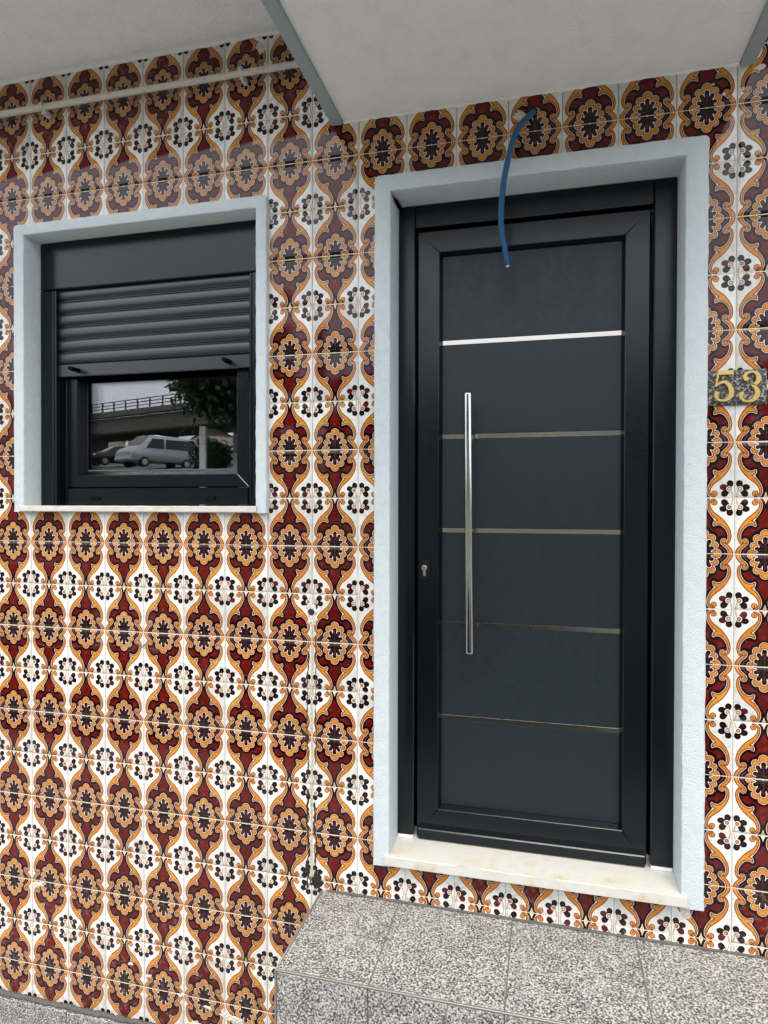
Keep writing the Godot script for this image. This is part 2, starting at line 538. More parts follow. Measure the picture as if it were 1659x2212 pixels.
# ------------------------------------------------------------------ camera, sky, sun
func set_view():
	var cam := Camera3D.new()
	cam.name = "camera"
	add_child(cam)
	cam.fov = 76.418
	cam.near = 0.02
	cam.far = 900.0
	cam.position = Vector3(1.7635, 0.1273, 1.9184)
	cam.rotation = Vector3(-0.0097, 0.2459, 0.0023)
	cam.current = true
	var sky_mat := ProceduralSkyMaterial.new()
	sky_mat.sky_top_color = Color(0.97, 0.985, 1.0)
	sky_mat.sky_horizon_color = Color(0.74, 0.76, 0.82)
	sky_mat.sky_curve = 0.3
	sky_mat.ground_horizon_color = Color(0.45, 0.45, 0.44)
	sky_mat.ground_bottom_color = Color(0.25, 0.25, 0.24)
	sky_mat.sun_angle_max = 20.0
	var sky := Sky.new()
	sky.sky_material = sky_mat
	var env := Environment.new()
	env.background_mode = Environment.BG_SKY
	env.sky = sky
	env.background_energy_multiplier = 1.6
	env.tonemap_mode = Environment.TONE_MAPPER_LINEAR
	env.tonemap_exposure = 2.1
	env.sdfgi_enabled = true
	env.ssao_enabled = true
	env.ssil_enabled = true
	var we := WorldEnvironment.new()
	we.name = "world_environment"
	we.environment = env
	add_child(we)
	var sun := DirectionalLight3D.new()
	sun.name = "sun"
	sun.light_color = Color(1.0, 0.97, 0.92)
	sun.light_energy = 0.5
	sun.light_angular_distance = 25.0
	sun.shadow_enabled = true
	add_child(sun)
	sun.rotation_degrees = Vector3(-64.0, 14.0, 0.0)

# ------------------------------------------------------------------ tiled wall
const WIN := Rect2(-0.009, 0.115, 0.877, 0.95)      # x, y, width, height of the clear openings
const DOOR := Rect2(1.305, -0.955, 0.815, 2.023)

func tile_shape() -> ArrayMesh:
	# a slightly cushioned glazed tile, print upright, centred on the origin, face at z = 0
	var st := start()
	st.set_smooth_group(0)
	var hx := A / 2 - 0.0007
	var hy := A / 2 - 0.0011
	var cx := [-hx, -hx + 0.0016, -hx * 0.86, 0.0, hx * 0.86, hx - 0.0016, hx]
	var cy := [-hy, -hy + 0.0016, -hy * 0.86, 0.0, hy * 0.86, hy - 0.0016, hy]
	var zz := [-0.0028, -0.0007, 0.0, 0.0001, 0.0, -0.0007, -0.0028]
	for i in 6:
		for j in 6:
			var p := []; var uv := []
			for e in [[0, 0], [1, 0], [1, 1], [0, 1]]:
				var x: float = cx[i + e[0]]; var y: float = cy[j + e[1]]
				p.append(Vector3(x, y, minf(zz[i + e[0]], zz[j + e[1]])))
				uv.append(Vector2(x / A + 0.5, 0.5 - y / A))
			quad_uv(st, p, uv)
	st.generate_normals()
	return st.commit()

func cut(r: Rect2, hole: Rect2) -> Array:
	if not r.intersects(hole): return [r]
	var out := []
	var e := r.end; var he := hole.end
	if hole.position.x > r.position.x: out.append(Rect2(r.position.x, r.position.y, hole.position.x - r.position.x, r.size.y))
	if he.x < e.x: out.append(Rect2(he.x, r.position.y, e.x - he.x, r.size.y))
	var x0 := maxf(r.position.x, hole.position.x); var x1 := minf(e.x, he.x)
	if hole.position.y > r.position.y: out.append(Rect2(x0, r.position.y, x1 - x0, hole.position.y - r.position.y))
	if he.y < e.y: out.append(Rect2(x0, he.y, x1 - x0, e.y - he.y))
	return out

func build_wall():
	var wall := thing("tiled_wall", "house front clad in patterned red, orange and white glazed tiles", "wall")
	# masonry behind the tiles, with the two openings
	var st := start()
	var zf := -0.0022
	var zb := -0.30
	var X := [-4.0, WIN.position.x - 0.006, WIN.end.x + 0.006, DOOR.position.x - 0.006, DOOR.end.x + 0.006, 6.0]
	var parts := [
		[X[0], -1.9, X[1], 4.6], [X[2], -1.9, X[3], 4.6], [X[4], -1.9, X[5], 4.6],
		[X[1], -1.9, X[2], WIN.position.y - 0.012], [X[1], WIN.end.y + 0.006, X[2], 4.6],
		[X[3], -1.9, X[4], DOOR.position.y - 0.012], [X[3], DOOR.end.y + 0.006, X[4], 4.6]]
	for p in parts: box(st, Vector3(p[0], p[1], zb), Vector3(p[2], p[3], zf))
	obj("masonry", done(st), M.masonry, wall)
	# pale grout in the level joints
	st = start()
	for r in range(-10, 11):
		for c in range(-1, 16):
			var piece := Rect2(c * A, -r * A - 0.0012, A, 0.0024)
			for q in cut(piece, WIN.grow_individual(0.014, 0.004, 0.014, 0.014)):
				for q2 in cut(q, DOOR.grow_individual(0.014, 0.004, 0.014, 0.014)):
					var z := -0.0012
					quad(st, Vector3(q2.position.x, q2.position.y, z), Vector3(q2.end.x, q2.position.y, z), Vector3(q2.end.x, q2.end.y, z), Vector3(q2.position.x, q2.end.y, z))
	tag(obj("grout", done(st), M.grout, wall), "", "", "", "stuff")
	var whole := tile_shape()
	rng.seed = 7
	for c in range(-1, 16):
		for r in range(-11, 11):      # joint r is the tile's upper edge
			var full := Rect2(c * A + 0.0007, -(r + 1) * A + 0.0011, A - 0.0014, A - 0.0022)
			var rects := []
			for q in cut(full, WIN.grow_individual(0.014, 0.004, 0.014, 0.014)):
				for q2 in cut(q, DOOR.grow_individual(0.014, 0.004, 0.014, 0.014)):
					if q2.size.x > 0.004 and q2.size.y > 0.004: rects.append(q2)
			var upright := posmod(r, 2) == 0
			var mid := Vector3((c + 0.5) * A, -(r + 0.5) * A, 0)
			var v := rng.randi() % 8
			var m: Material = M.tiles[v]
			if r >= 8 and (c < 7) and rng.randf() < (0.45 if r == 8 else 0.9): m = M.grimy[rng.randi() % 4]
			elif r >= 6 and c >= 6 and rng.randf() < 0.25: m = M.grimy[rng.randi() % 4]
			elif r <= -10 and rng.randf() < 0.5: m = M.grimy[rng.randi() % 4]
			var tilt := Vector3(rng.randf_range(-1, 1), rng.randf_range(-1, 1), rng.randf_range(-0.6, 0.6)) * 0.0028
			if rects.is_empty(): continue
			if rects.size() == 1 and rects[0].size.is_equal_approx(full.size):
				var t := obj("tile", whole, m, wall)
				t.position = mid + Vector3(0, 0, rng.randf_range(-0.0003, 0.0003))
				t.rotation = tilt + Vector3(0, 0, 0.0 if upright else PI)
			else:
				st = start()
				for q in rects:
					var lo: Vector2 = q.position - Vector2(mid.x, mid.y); var hi: Vector2 = q.end - Vector2(mid.x, mid.y)
					var p := [Vector3(lo.x, lo.y, 0), Vector3(hi.x, lo.y, 0), Vector3(hi.x, hi.y, 0), Vector3(lo.x, hi.y, 0)]
					var uv := []
					for e in p:
						uv.append(Vector2(0.5 + e.x / A, 0.5 - e.y / A) if upright else Vector2(0.5 - e.x / A, 0.5 + e.y / A))
					quad_uv(st, p, uv)
					for k in 4:
						var a: Vector3 = p[k]; var b: Vector3 = p[(k + 1) % 4]
						quad_uv(st, [b, a, a - Vector3(0, 0, 0.003), b - Vector3(0, 0, 0.003)], [uv[(k + 1) % 4], uv[k], uv[k], uv[(k + 1) % 4]])
				st.generate_normals()
				var t := obj("tile", st.commit(), m, wall)
				t.position = mid
				t.rotation = tilt * 0.5
	# the same cladding goes on outside the picture
	st = start()
	for c in range(-14, 26):
		if c >= -1 and c < 16: continue
		for r in range(-11, 11):
			var mid := Vector2((c + 0.5) * A, -(r + 0.5) * A)
			var s := 1.0 if posmod(r, 2) == 0 else -1.0
			var p := []; var uv := []
			for e in [[-1, -1], [1, -1], [1, 1], [-1, 1]]:
				p.append(Vector3(mid.x + e[0] * (A / 2 - 0.0009), mid.y + e[1] * (A / 2 - 0.0011), -0.0003))
				uv.append(Vector2(0.5 + s * e[0] * 0.494, 0.5 - s * e[1] * 0.494))
			quad_uv(st, p, uv)
	st.generate_normals()
	tag(obj("tile_field", st.commit(), M.tiles[0], wall), "", "", "", "stuff")
	build_surround(wall, "window_surround", -0.052, 0.905, 0.103, 1.104, WIN.position.x, WIN.end.x, 1.065, -0.25, 0.014)
	build_surround(wall, "door_surround", 1.255, 2.178, -0.9616, 1.118, DOOR.position.x, DOOR.end.x, 1.068, -0.25, 0.012)
	build_sill(wall, "window_sill", -0.026, 0.873, 0.104, 0.125, 0.027, -0.16, 0.003)
	build_sill(wall, "door_sill", 1.292, 2.134, -0.956, -0.9255, 0.031, -0.16, 0.0022)
	build_skirting(wall)
	build_damage(wall)

# painted band of render round an opening, legs and head in one sweep, with its reveal
func build_surround(wall: Node, called: String, ox0: float, ox1: float, oy0: float, oy1: float, ix0: float, ix1: float, iy1: float, back: float, rad: float):
	var O := []; var I := []
	var leg := int((oy1 - oy0) / 0.02)
	for k in leg + 1:
		var f := float(k) / leg
		if k == leg: break
		O.append(Vector2(ox0, lerpf(oy0, oy1 - rad, f))); I.append(Vector2(ix0, lerpf(oy0, iy1, f)))
	for k in 6:
		var a := PI - k * PI / 10
		O.append(Vector2(ox0 + rad + cos(a) * rad, oy1 - rad + sin(a) * rad)); I.append(Vector2(ix0, iy1))
	var head := int((ox1 - ox0) / 0.02)
	for k in range(1, head):
		var f := float(k) / head
		O.append(Vector2(lerpf(ox0 + rad, ox1 - rad, f), oy1)); I.append(Vector2(lerpf(ix0, ix1, f), iy1))
	for k in 6:
		var a := PI / 2 - k * PI / 10
		O.append(Vector2(ox1 - rad + cos(a) * rad, oy1 - rad + sin(a) * rad)); I.append(Vector2(ix1, iy1))
	for k in range(1, leg + 1):
		var f := float(k) / leg
		O.append(Vector2(ox1, lerpf(oy1 - rad, oy0, f))); I.append(Vector2(ix1, lerpf(iy1, oy0, f)))
	var n := O.size()
	# section: outer foot, outer shoulder, face, inner arris, reveal back
	var rows := []
	for k in n:
		var d: Vector2 = (I[k] - O[k])
		var un := d.normalized()
		var w1 := wob.get_noise_2d(O[k].x * 900.0 + 40.0, O[k].y * 900.0) * 0.0022
		var w2 := wob.get_noise_2d(I[k].x * 1200.0 - 70.0, I[k].y * 1200.0) * 0.0018
		var zf := 0.022 + wob.get_noise_2d(O[k].x * 400.0, O[k].y * 400.0 + 300.0) * 0.001
		var o: Vector2 = O[k] + un * w1
		var i: Vector2 = I[k] + un * w2
		var row := [Vector3(o.x, o.y, -0.003), Vector3(o.x, o.y, 0.0165)]
		var p := o + un * 0.0018
		row.append(Vector3(p.x, p.y, zf - 0.0015))
		p = o + un * 0.005
		row.append(Vector3(p.x, p.y, zf))
		p = i - un * 0.004
		row.append(Vector3(p.x, p.y, zf))
		p = i - un * 0.001
		row.append(Vector3(p.x, p.y, zf - 0.0012))
		row.append(Vector3(i.x, i.y, zf - 0.004))
		row.append(Vector3(I[k].x, I[k].y, -0.05))
		row.append(Vector3(I[k].x, I[k].y, back))
		rows.append(row)
	var st := start()
	st.set_smooth_group(1)
	for k in n - 1:
		for j in 8:
			quad(st, rows[k][j], rows[k][j + 1], rows[k + 1][j + 1], rows[k + 1][j])
	st.set_smooth_group(-1)
	for k in [0, n - 1]:
		var row: Array = rows[k]
		for j in range(1, 8):
			if k == 0: tri(st, row[0], row[j], row[j + 1])
			else: tri(st, row[0], row[j + 1], row[j])
	obj(called, done(st), M.surround, wall)

func build_sill(wall: Node, called: String, x0: float, x1: float, y0: float, y1: float, zf: float, zb: float, b: float):
	# front nosing lies over the legs of the surround, the rest of the slab sits between the reveals
	var w: Rect2 = WIN if called == "window_sill" else DOOR
	var st := start()
	var n := 60
	var prof_y := [y0, y0 + b, y1 - b, y1 - b * 0.3, y1]
	var prof_z := [zf - b, zf, zf, zf - b * 0.3, zf - b * 1.2]
	for k in n:
		for j in 4:
			var p := []
			for e in [[0, 0], [1, 0], [1, 1], [0, 1]]:
				var x := lerpf(x0, x1, float(k + e[0]) / n)
				var q: int = j + e[1]
				var ww := wob.get_noise_2d(x * 700.0, q * 40.0 + y0 * 900.0) * 0.0012
				p.append(Vector3(x, prof_y[q] + ww * 0.6, prof_z[q] + ww))
			quad(st, p[0], p[1], p[2], p[3])
	st.set_smooth_group(-1)
	var zt := 0.0226
	quad(st, Vector3(x0, y1, zf - b * 1.2), Vector3(x1, y1, zf - b * 1.2), Vector3(x1, y1, zt), Vector3(x0, y1, zt))
	quad(st, Vector3(x0, y0, zt), Vector3(x1, y0, zt), Vector3(x1, y0, zf - b), Vector3(x0, y0, zf - b))
	quad(st, Vector3(x0, y0, zt), Vector3(x0, y0, zf - b * 0.5), Vector3(x0, y1, zf - b * 0.5), Vector3(x0, y1, zt))
	quad(st, Vector3(x1, y0, zf - b * 0.5), Vector3(x1, y0, zt), Vector3(x1, y1, zt), Vector3(x1, y1, zf - b * 0.5))
	box(st, Vector3(w.position.x + 0.0006, y0 + 0.0005, zb), Vector3(w.end.x - 0.0006, y1, zt + 0.0002))
	obj(called, done(st), M.marble, wall)

func build_skirting(wall: Node):
	var xs := [-3.92]
	var x := 0.159 - 0.34 * 12
	while x < 1.05:
		if x > -3.9: xs.append(x)
		x += 0.34
	xs.append(1.081)
	for k in xs.size() - 1:
		obj("skirting_slab", box_mesh(Vector3(xs[k] + 0.0015, -1.74, 0.0005), Vector3(xs[k + 1] - 0.0015, -1.626, 0.022), 0.0015), M.granite, wall)
	obj("skirting_bed", box_mesh(Vector3(-3.92, -1.74, -0.0015), Vector3(1.0815, -1.632, 0.018)), M.cement, wall)
	var path := []; var rad := []
	var n := 200
	for k in n + 1:
		var xx := lerpf(-2.0, 1.078, float(k) / n)
		path.append(Vector3(xx, -1.621 + wob.get_noise_1d(xx * 800.0) * 0.003, 0.006 + wob.get_noise_1d(xx * 600.0 + 500.0) * 0.003))
		rad.append(0.009 + wob.get_noise_1d(xx * 1500.0 + 90.0) * 0.004)
	obj("mortar_fillet", tube_mesh(path, rad, 8), M.cement, wall)

# a ragged patch lying on the tiles: outline from radii, thickness about t
func patch(cx: float, cy: float, rx: float, ry: float, turn: float, seed_: int, t: float, n := 18) -> ArrayMesh:
	var r := RandomNumberGenerator.new()
	r.seed = seed_
	var st := start()
	st.set_smooth_group(0)
	var ring := []; var ring2 := []
	for k in n:
		var a := TAU * k / n
		var f := r.randf_range(0.62, 1.25)
		var d := Vector2(cos(a) * rx * f, sin(a) * ry * f).rotated(turn)
		ring.append(Vector3(cx + d.x, cy + d.y, 0.0))
		ring2.append(Vector3(cx + d.x * 0.7, cy + d.y * 0.7, t * r.randf_range(0.5, 1.1)))
	var mid := Vector3(cx, cy, t)
	for k in n:
		var k2 := (k + 1) % n
		quad(st, ring[k], ring[k2], ring2[k2], ring2[k])
		tri(st, mid, ring2[k2], ring2[k])
	return done(st)

# thin irregular line of matter lying on the tiles
func streak(pts: Array, width: float, seed_: int, t := 0.0006) -> ArrayMesh:
	var r := RandomNumberGenerator.new()
	r.seed = seed_
	var fine := []
	for k in pts.size() - 1:
		var a: Vector2 = pts[k]; var b: Vector2 = pts[k + 1]
		var s := maxi(2, int(a.distance_to(b) / 0.006))
		for j in s: fine.append(a.lerp(b, float(j) / s))
	fine.append(pts[pts.size() - 1])
	var L := []; var R := []
	for k in fine.size():
		var a: Vector2 = fine[maxi(k - 1, 0)]; var b: Vector2 = fine[mini(k + 1, fine.size() - 1)]
		var nn := (b - a).normalized().orthogonal()
		var c: Vector2 = fine[k] + nn * r.randf_range(-0.5, 0.5) * width
		var w := width * r.randf_range(0.15, 0.75)
		if k == 0 or k == fine.size() - 1: w *= 0.2
		L.append(c + nn * w); R.append(c - nn * w)
	var st := start()
	for k in fine.size() - 1:
		quad(st, Vector3(R[k].x, R[k].y, t), Vector3(R[k + 1].x, R[k + 1].y, t), Vector3(L[k + 1].x, L[k + 1].y, t), Vector3(L[k].x, L[k].y, t))
	return done(st)

func build_damage(wall: Node):
	# drilled hole with broken plaster below the flower, beside the door
	var st := start()
	for k in 16:
		var a := TAU * k / 16; var b := TAU * (k + 1) / 16
		var r0 := 0.0105 + wob.get_noise_1d(a * 60.0) * 0.003; var r1 := 0.0105 + wob.get_noise_1d((b if k < 15 else 0.0) * 60.0) * 0.003
		tri(st, Vector3(1.0485, -0.2055, 0.0032), Vector3(1.0485 + cos(b) * r1, -0.2055 + sin(b) * r1, 0.0036), Vector3(1.0485 + cos(a) * r0, -0.2055 + sin(a) * r0, 0.0036))
	obj("drill_hole", done(st), M.soot, wall)
	obj("plaster_patch", patch(1.0495, -0.204, 0.019, 0.019, 0.2, 3, 0.0030), M.plaster, wall)
	obj("plaster_patch", patch(1.051, -0.232, 0.016, 0.02, 0.1, 4, 0.0024), M.plaster, wall)
	obj("plaster_patch", patch(1.043, -0.189, 0.014, 0.009, 0.5, 5, 0.002), M.plaster, wall)
	# old sealant run down the joint from the hole to the step
	obj("mortar_smear", streak([Vector2(1.050, -0.245), Vector2(1.052, -0.36), Vector2(1.049, -0.52), Vector2(1.051, -0.66), Vector2(1.048, -0.82), Vector2(1.051, -0.98), Vector2(1.05, -1.06)], 0.0048, 11, 0.0008), M.mortar, wall)
	var left := []; var right := []
	for k in 30:
		var y := -0.24 - k * 0.029
		left.append(Vector2(1.037 + wob.get_noise_1d(y * 300.0) * 0.006, y)); right.append(Vector2(1.063 + wob.get_noise_1d(y * 300.0 + 77.0) * 0.006, y - 0.01))
	obj("sealant_streak", streak(left.slice(2, 18), 0.0035, 12, 0.0012), M.soot, wall)
	obj("sealant_streak", streak(left.slice(18, 30), 0.006, 13, 0.0012), M.soot, wall)
	obj("sealant_streak", streak(right.slice(1, 16), 0.003, 14, 0.0012), M.soot, wall)
	obj("sealant_streak", streak(right.slice(19, 29), 0.007, 15, 0.0012), M.soot, wall)
	obj("sealant_streak", patch(1.034, -0.606, 0.008, 0.016, 0.0, 16, 0.0012), M.soot, wall)
	obj("sealant_streak", patch(1.064, -1.052, 0.024, 0.022, 0.3, 17, 0.0016), M.soot, wall)
	obj("sealant_streak", patch(1.036, -1.02, 0.008, 0.03, 0.1, 18, 0.0014), M.soot, wall)
	# hairline crack across the lower wall
	var line := [[-0.14, -0.342], [-0.03, -0.345], [0.02, -0.358], [0.08, -0.372], [0.16, -0.362], [0.21, -0.360], [0.30, -0.348], [0.36, -0.352], [0.40, -0.346], [0.46, -0.352], [0.52, -0.358], [0.56, -0.385], [0.62, -0.402], [0.68, -0.412], [0.74, -0.398], [0.80, -0.418], [0.90, -0.424], [0.98, -0.43], [1.06, -0.44], [1.16, -0.433], [1.25, -0.447]]
	var seg := []
	for k in line.size(): seg.append(Vector2(line[k][0], line[k][1]))
	for k in range(0, seg.size() - 1, 2):
		var part := seg.slice(k, mini(k + 3, seg.size()))
		obj("crack", streak(part, 0.0011, 30 + k, 0.0006), M.crack, wall)
	obj("crack", streak([Vector2(0.42, -0.335), Vector2(0.43, -0.345), Vector2(0.445, -0.347), Vector2(0.46, -0.338)], 0.004, 61, 0.0008), M.cement, wall)
	# lumps of cement stuck low on the wall
	for e in [[0.025, -1.213, 0.028, 0.012, 0.1, 71], [0.78, -1.545, 0.05, 0.016, -0.25, 72], [0.595, -1.50, 0.018, 0.008, 0.2, 73], [0.69, -1.525, 0.018, 0.007, -0.2, 74], [0.40, -1.43, 0.012, 0.007, 0.0, 75], [0.465, -1.46, 0.016, 0.006, 0.1, 76], [0.39, -0.0, 0.004, 0.004, 0, 77], [2.135, -0.985, 0.014, 0.02, -0.3, 78], [0.64, -1.59, 0.03, 0.012, 0.3, 79]]:
		obj("cement_lump", patch(e[0], e[1], e[2], e[3], e[4], e[5], 0.0016), M.plaster, wall)
	for e in [[1.765, -0.968, 0.008, 0.006, 81], [0.875, 1.578, 0.020, 0.024, 82], [2.217, 1.23, 0.006, 0.005, 83], [2.262, 1.238, 0.006, 0.005, 84], [2.305, 1.288, 0.016, 0.012, 85], [2.19, 1.26, 0.004, 0.003, 86], [0.9, 0.33, 0.008, 0.008, 87], [0.11, -0.295, 0.004, 0.003, 88], [0.665, -0.29, 0.003, 0.003, 89]]:
		obj("chip", patch(e[0], e[1], e[2], e[3], 0.3, e[4], 0.0012, 9), M.plaster, wall)

# ------------------------------------------------------------------ slabs overhead
func build_slabs():
	var b := thing("balcony_slab", "long pale balcony slab over the window with rough painted underside", "balcony")
	obj("underside", box_mesh(Vector3(-4.0, 1.62, -0.002), Vector3(6.0, 1.86, 0.50)), M.soffit, b)
	obj("fascia", box_mesh(Vector3(-4.0, 1.609, 0.5005), Vector3(6.0, 1.90, 0.54), 0.004), M.trim_paint, b)
	obj("parapet", box_mesh(Vector3(-4.0, 1.901, 0.44), Vector3(6.0, 2.75, 0.53)), M.render_wall, b)
	var bead := []; var rad := []
	for k in 161:
		var x := lerpf(-1.4, 1.114, k / 160.0)
		bead.append(Vector3(x, 1.619, 0.001)); rad.append(0.0075 + wob.get_noise_1d(x * 900.0) * 0.004)
	obj("paint_bead", tube_mesh(bead, rad, 8), M.soffit, b)
	var c := thing("entrance_canopy", "lower pale canopy over the door with grey painted edges", "canopy")
	obj("underside", box_mesh(Vector3(1.1505, 1.307, -0.002), Vector3(2.2545, 1.617, 0.70)), M.soffit, c)
	obj("edge_band", box_mesh(Vector3(1.115, 1.295, 0.004), Vector3(1.15, 1.6165, 0.70), 0.002), M.trim_paint, c)
	obj("edge_band", box_mesh(Vector3(2.255, 1.295, 0.004), Vector3(2.29, 1.6165, 0.70), 0.002), M.trim_paint, c)
	obj("fascia", box_mesh(Vector3(1.115, 1.295, 0.7005), Vector3(2.29, 1.64, 0.735), 0.003), M.trim_paint, c)
	bead = []; rad = []
	for k in 121:
		var x := lerpf(1.152, 2.253, k / 120.0)
		bead.append(Vector3(x, 1.306, 0.001)); rad.append(0.006 + wob.get_noise_1d(x * 1100.0) * 0.004)
	obj("paint_bead", tube_mesh(bead, rad, 8), M.soffit, c)

# ------------------------------------------------------------------ window
func build_window():
	var w := thing("shuttered_window", "anthracite window with its roller shutter half lowered", "window", Vector3(0.43, 0.125, -0.06))
	var o := -w.position
	var put := func(called: String, lo: Vector3, hi: Vector3, b: float, m: Material, parent: Node = w) -> MeshInstance3D:
		var off := o if parent == w else Vector3.ZERO
		return obj(called, box_mesh(lo + off, hi + off, b), m, parent)
	put.call("shutter_box", Vector3(-0.008, 0.8975, -0.25), Vector3(0.8672, 1.0645, -0.056), 0.003, M.anthracite)
	put.call("guide_rail", Vector3(-0.0078, 0.126, -0.1), Vector3(0.0455, 0.894, -0.056), 0.002, M.anthracite)
	put.call("guide_rail", Vector3(0.8185, 0.126, -0.1), Vector3(0.867, 0.894, -0.056), 0.002, M.anthracite)
	put.call("rail_lip", Vector3(0.0465, 0.126, -0.1), Vector3(0.056, 0.894, -0.0575), 0.002, M.anthracite)
	put.call("rail_lip", Vector3(0.808, 0.126, -0.1), Vector3(0.8177, 0.894, -0.0575), 0.002, M.anthracite)
	# slats
	var shutter := obj("roller_shutter", box_mesh(Vector3(0.046, 0.60, -0.0885) + o, Vector3(0.8175, 0.95, -0.0865) + o), M.rubber, w)
	var prof := []
	for k in 11:
		var f := k / 10.0
		prof.append(Vector2(lerpf(0.0437, 0.0, f), 0.0085 * sqrt(maxf(0.0, 1.0 - pow(absf(f * 2.0 - 1.0), 2.6)))))
	prof.append(Vector2(-0.0018, 0.0)); prof.append(Vector2(-0.0018, -0.004))
	var st := start()
	st.set_smooth_group(0)
	for k in prof.size() - 1:
		var a: Vector2 = prof[k]; var b: Vector2 = prof[k + 1]
		if k >= 10: st.set_smooth_group(-1)
		quad(st, Vector3(0.047, b.x, b.y), Vector3(0.8165, b.x, b.y), Vector3(0.8165, a.x, a.y), Vector3(0.047, a.x, a.y))
	var slat := done(st)
	for y in [0.8604, 0.8146, 0.7688, 0.7230, 0.6772, 0.6314]:
		var s := obj("slat", slat, M.shutter, shutter)
		s.position = Vector3(0, y + 0.0008, -0.081) + o
	var bar: MeshInstance3D = obj("bottom_bar", box_mesh(Vector3(0.047, 0.5865, -0.0845) + o, Vector3(0.8165, 0.6306, -0.0705) + o, 0.002), M.shutter, shutter)
	for x in [0.139, 0.731]:
		var st2 := start()
		tube(st2, [Vector3(x, 0.6065, -0.0705) + o, Vector3(x, 0.6065, -0.026) + o], [0.0085, 0.0072], 16)
		obj("stop_peg", done(st2), M.rubber, w)
	# fixed frame and sash
	put.call("frame_stile", Vector3(0.046, 0.1255, -0.15), Vector3(0.0655, 0.9, -0.1005), 0.0015, M.anthracite)
	put.call("frame_stile", Vector3(0.789, 0.1255, -0.15), Vector3(0.8175, 0.9, -0.1005), 0.0015, M.anthracite)
	var low: MeshInstance3D = put.call("frame_rail", Vector3(0.066, 0.1295, -0.15), Vector3(0.7885, 0.188, -0.09), 0.002, M.anthracite)
	put.call("frame_rail", Vector3(0.066, 0.86, -0.15), Vector3(0.7885, 0.9, -0.09), 0.002, M.anthracite)
	for x in [0.195, 0.649]:
		obj("drain_cap", box_mesh(Vector3(x - 0.0195, 0.1445, -0.09) + o, Vector3(x + 0.0195, 0.157, -0.0845) + o, 0.0025), M.rubber, low)
	var sash := obj("sash", sash_mesh(0.067, 0.7875, 0.191, 0.858, 0.043, 0.0255, -0.0985, -0.134, o), M.anthracite, w)
	# pale gasket along the glass and the white weld at the lower corner
	obj("gasket", box_mesh(Vector3(0.130, 0.2505, -0.1345) + o, Vector3(0.7475, 0.2545, -0.1305) + o), M.gasket, sash)
	st = start()
	var p0 := Vector3(0.7455, 0.233, -0.0972) + o; var p1 := Vector3(0.7868, 0.1918, -0.0972) + o
	var dd := Vector3(0.0009, 0.0009, 0)
	quad(st, p0 - dd, p1 - dd, p1 + dd, p0 + dd)
	obj("weld_seam", done(st), M.seam, sash)
	# double glazing
	for z in [-0.142, -0.158, -0.174]:
		obj("pane", box_mesh(Vector3(0.10, 0.22, z) + o, Vector3(0.765, 0.84, z + 0.004) + o), M.glass, w)

# mitred picture-frame of profile: outer rectangle, face width fw, then a bevel bw back to zb
func sash_mesh(x0: float, x1: float, y0: float, y1: float, fw: float, bw: float, zf: float, zb: float, o: Vector3, skip := -1) -> ArrayMesh:
	var st := start()
	var ring := func(i: float, z: float) -> Array:
		return [Vector3(x0 + i, y0 + i, z) + o, Vector3(x1 - i, y0 + i, z) + o, Vector3(x1 - i, y1 - i, z) + o, Vector3(x0 + i, y1 - i, z) + o]
	var rings := [ring.call(0.0, zb - 0.02), ring.call(0.0, zf - 0.0015), ring.call(0.0015, zf), ring.call(fw - 0.001, zf), ring.call(fw + 0.001, zf - 0.0012), ring.call(fw + bw * 0.7, zb + 0.002), ring.call(fw + bw * 0.75, zb)]
	for k in 4:
		var k2 := (k + 1) % 4
		for j in rings.size() - 1:
			quad(st, rings[j][k], rings[j][k2], rings[j + 1][k2], rings[j + 1][k])
	return done(st)

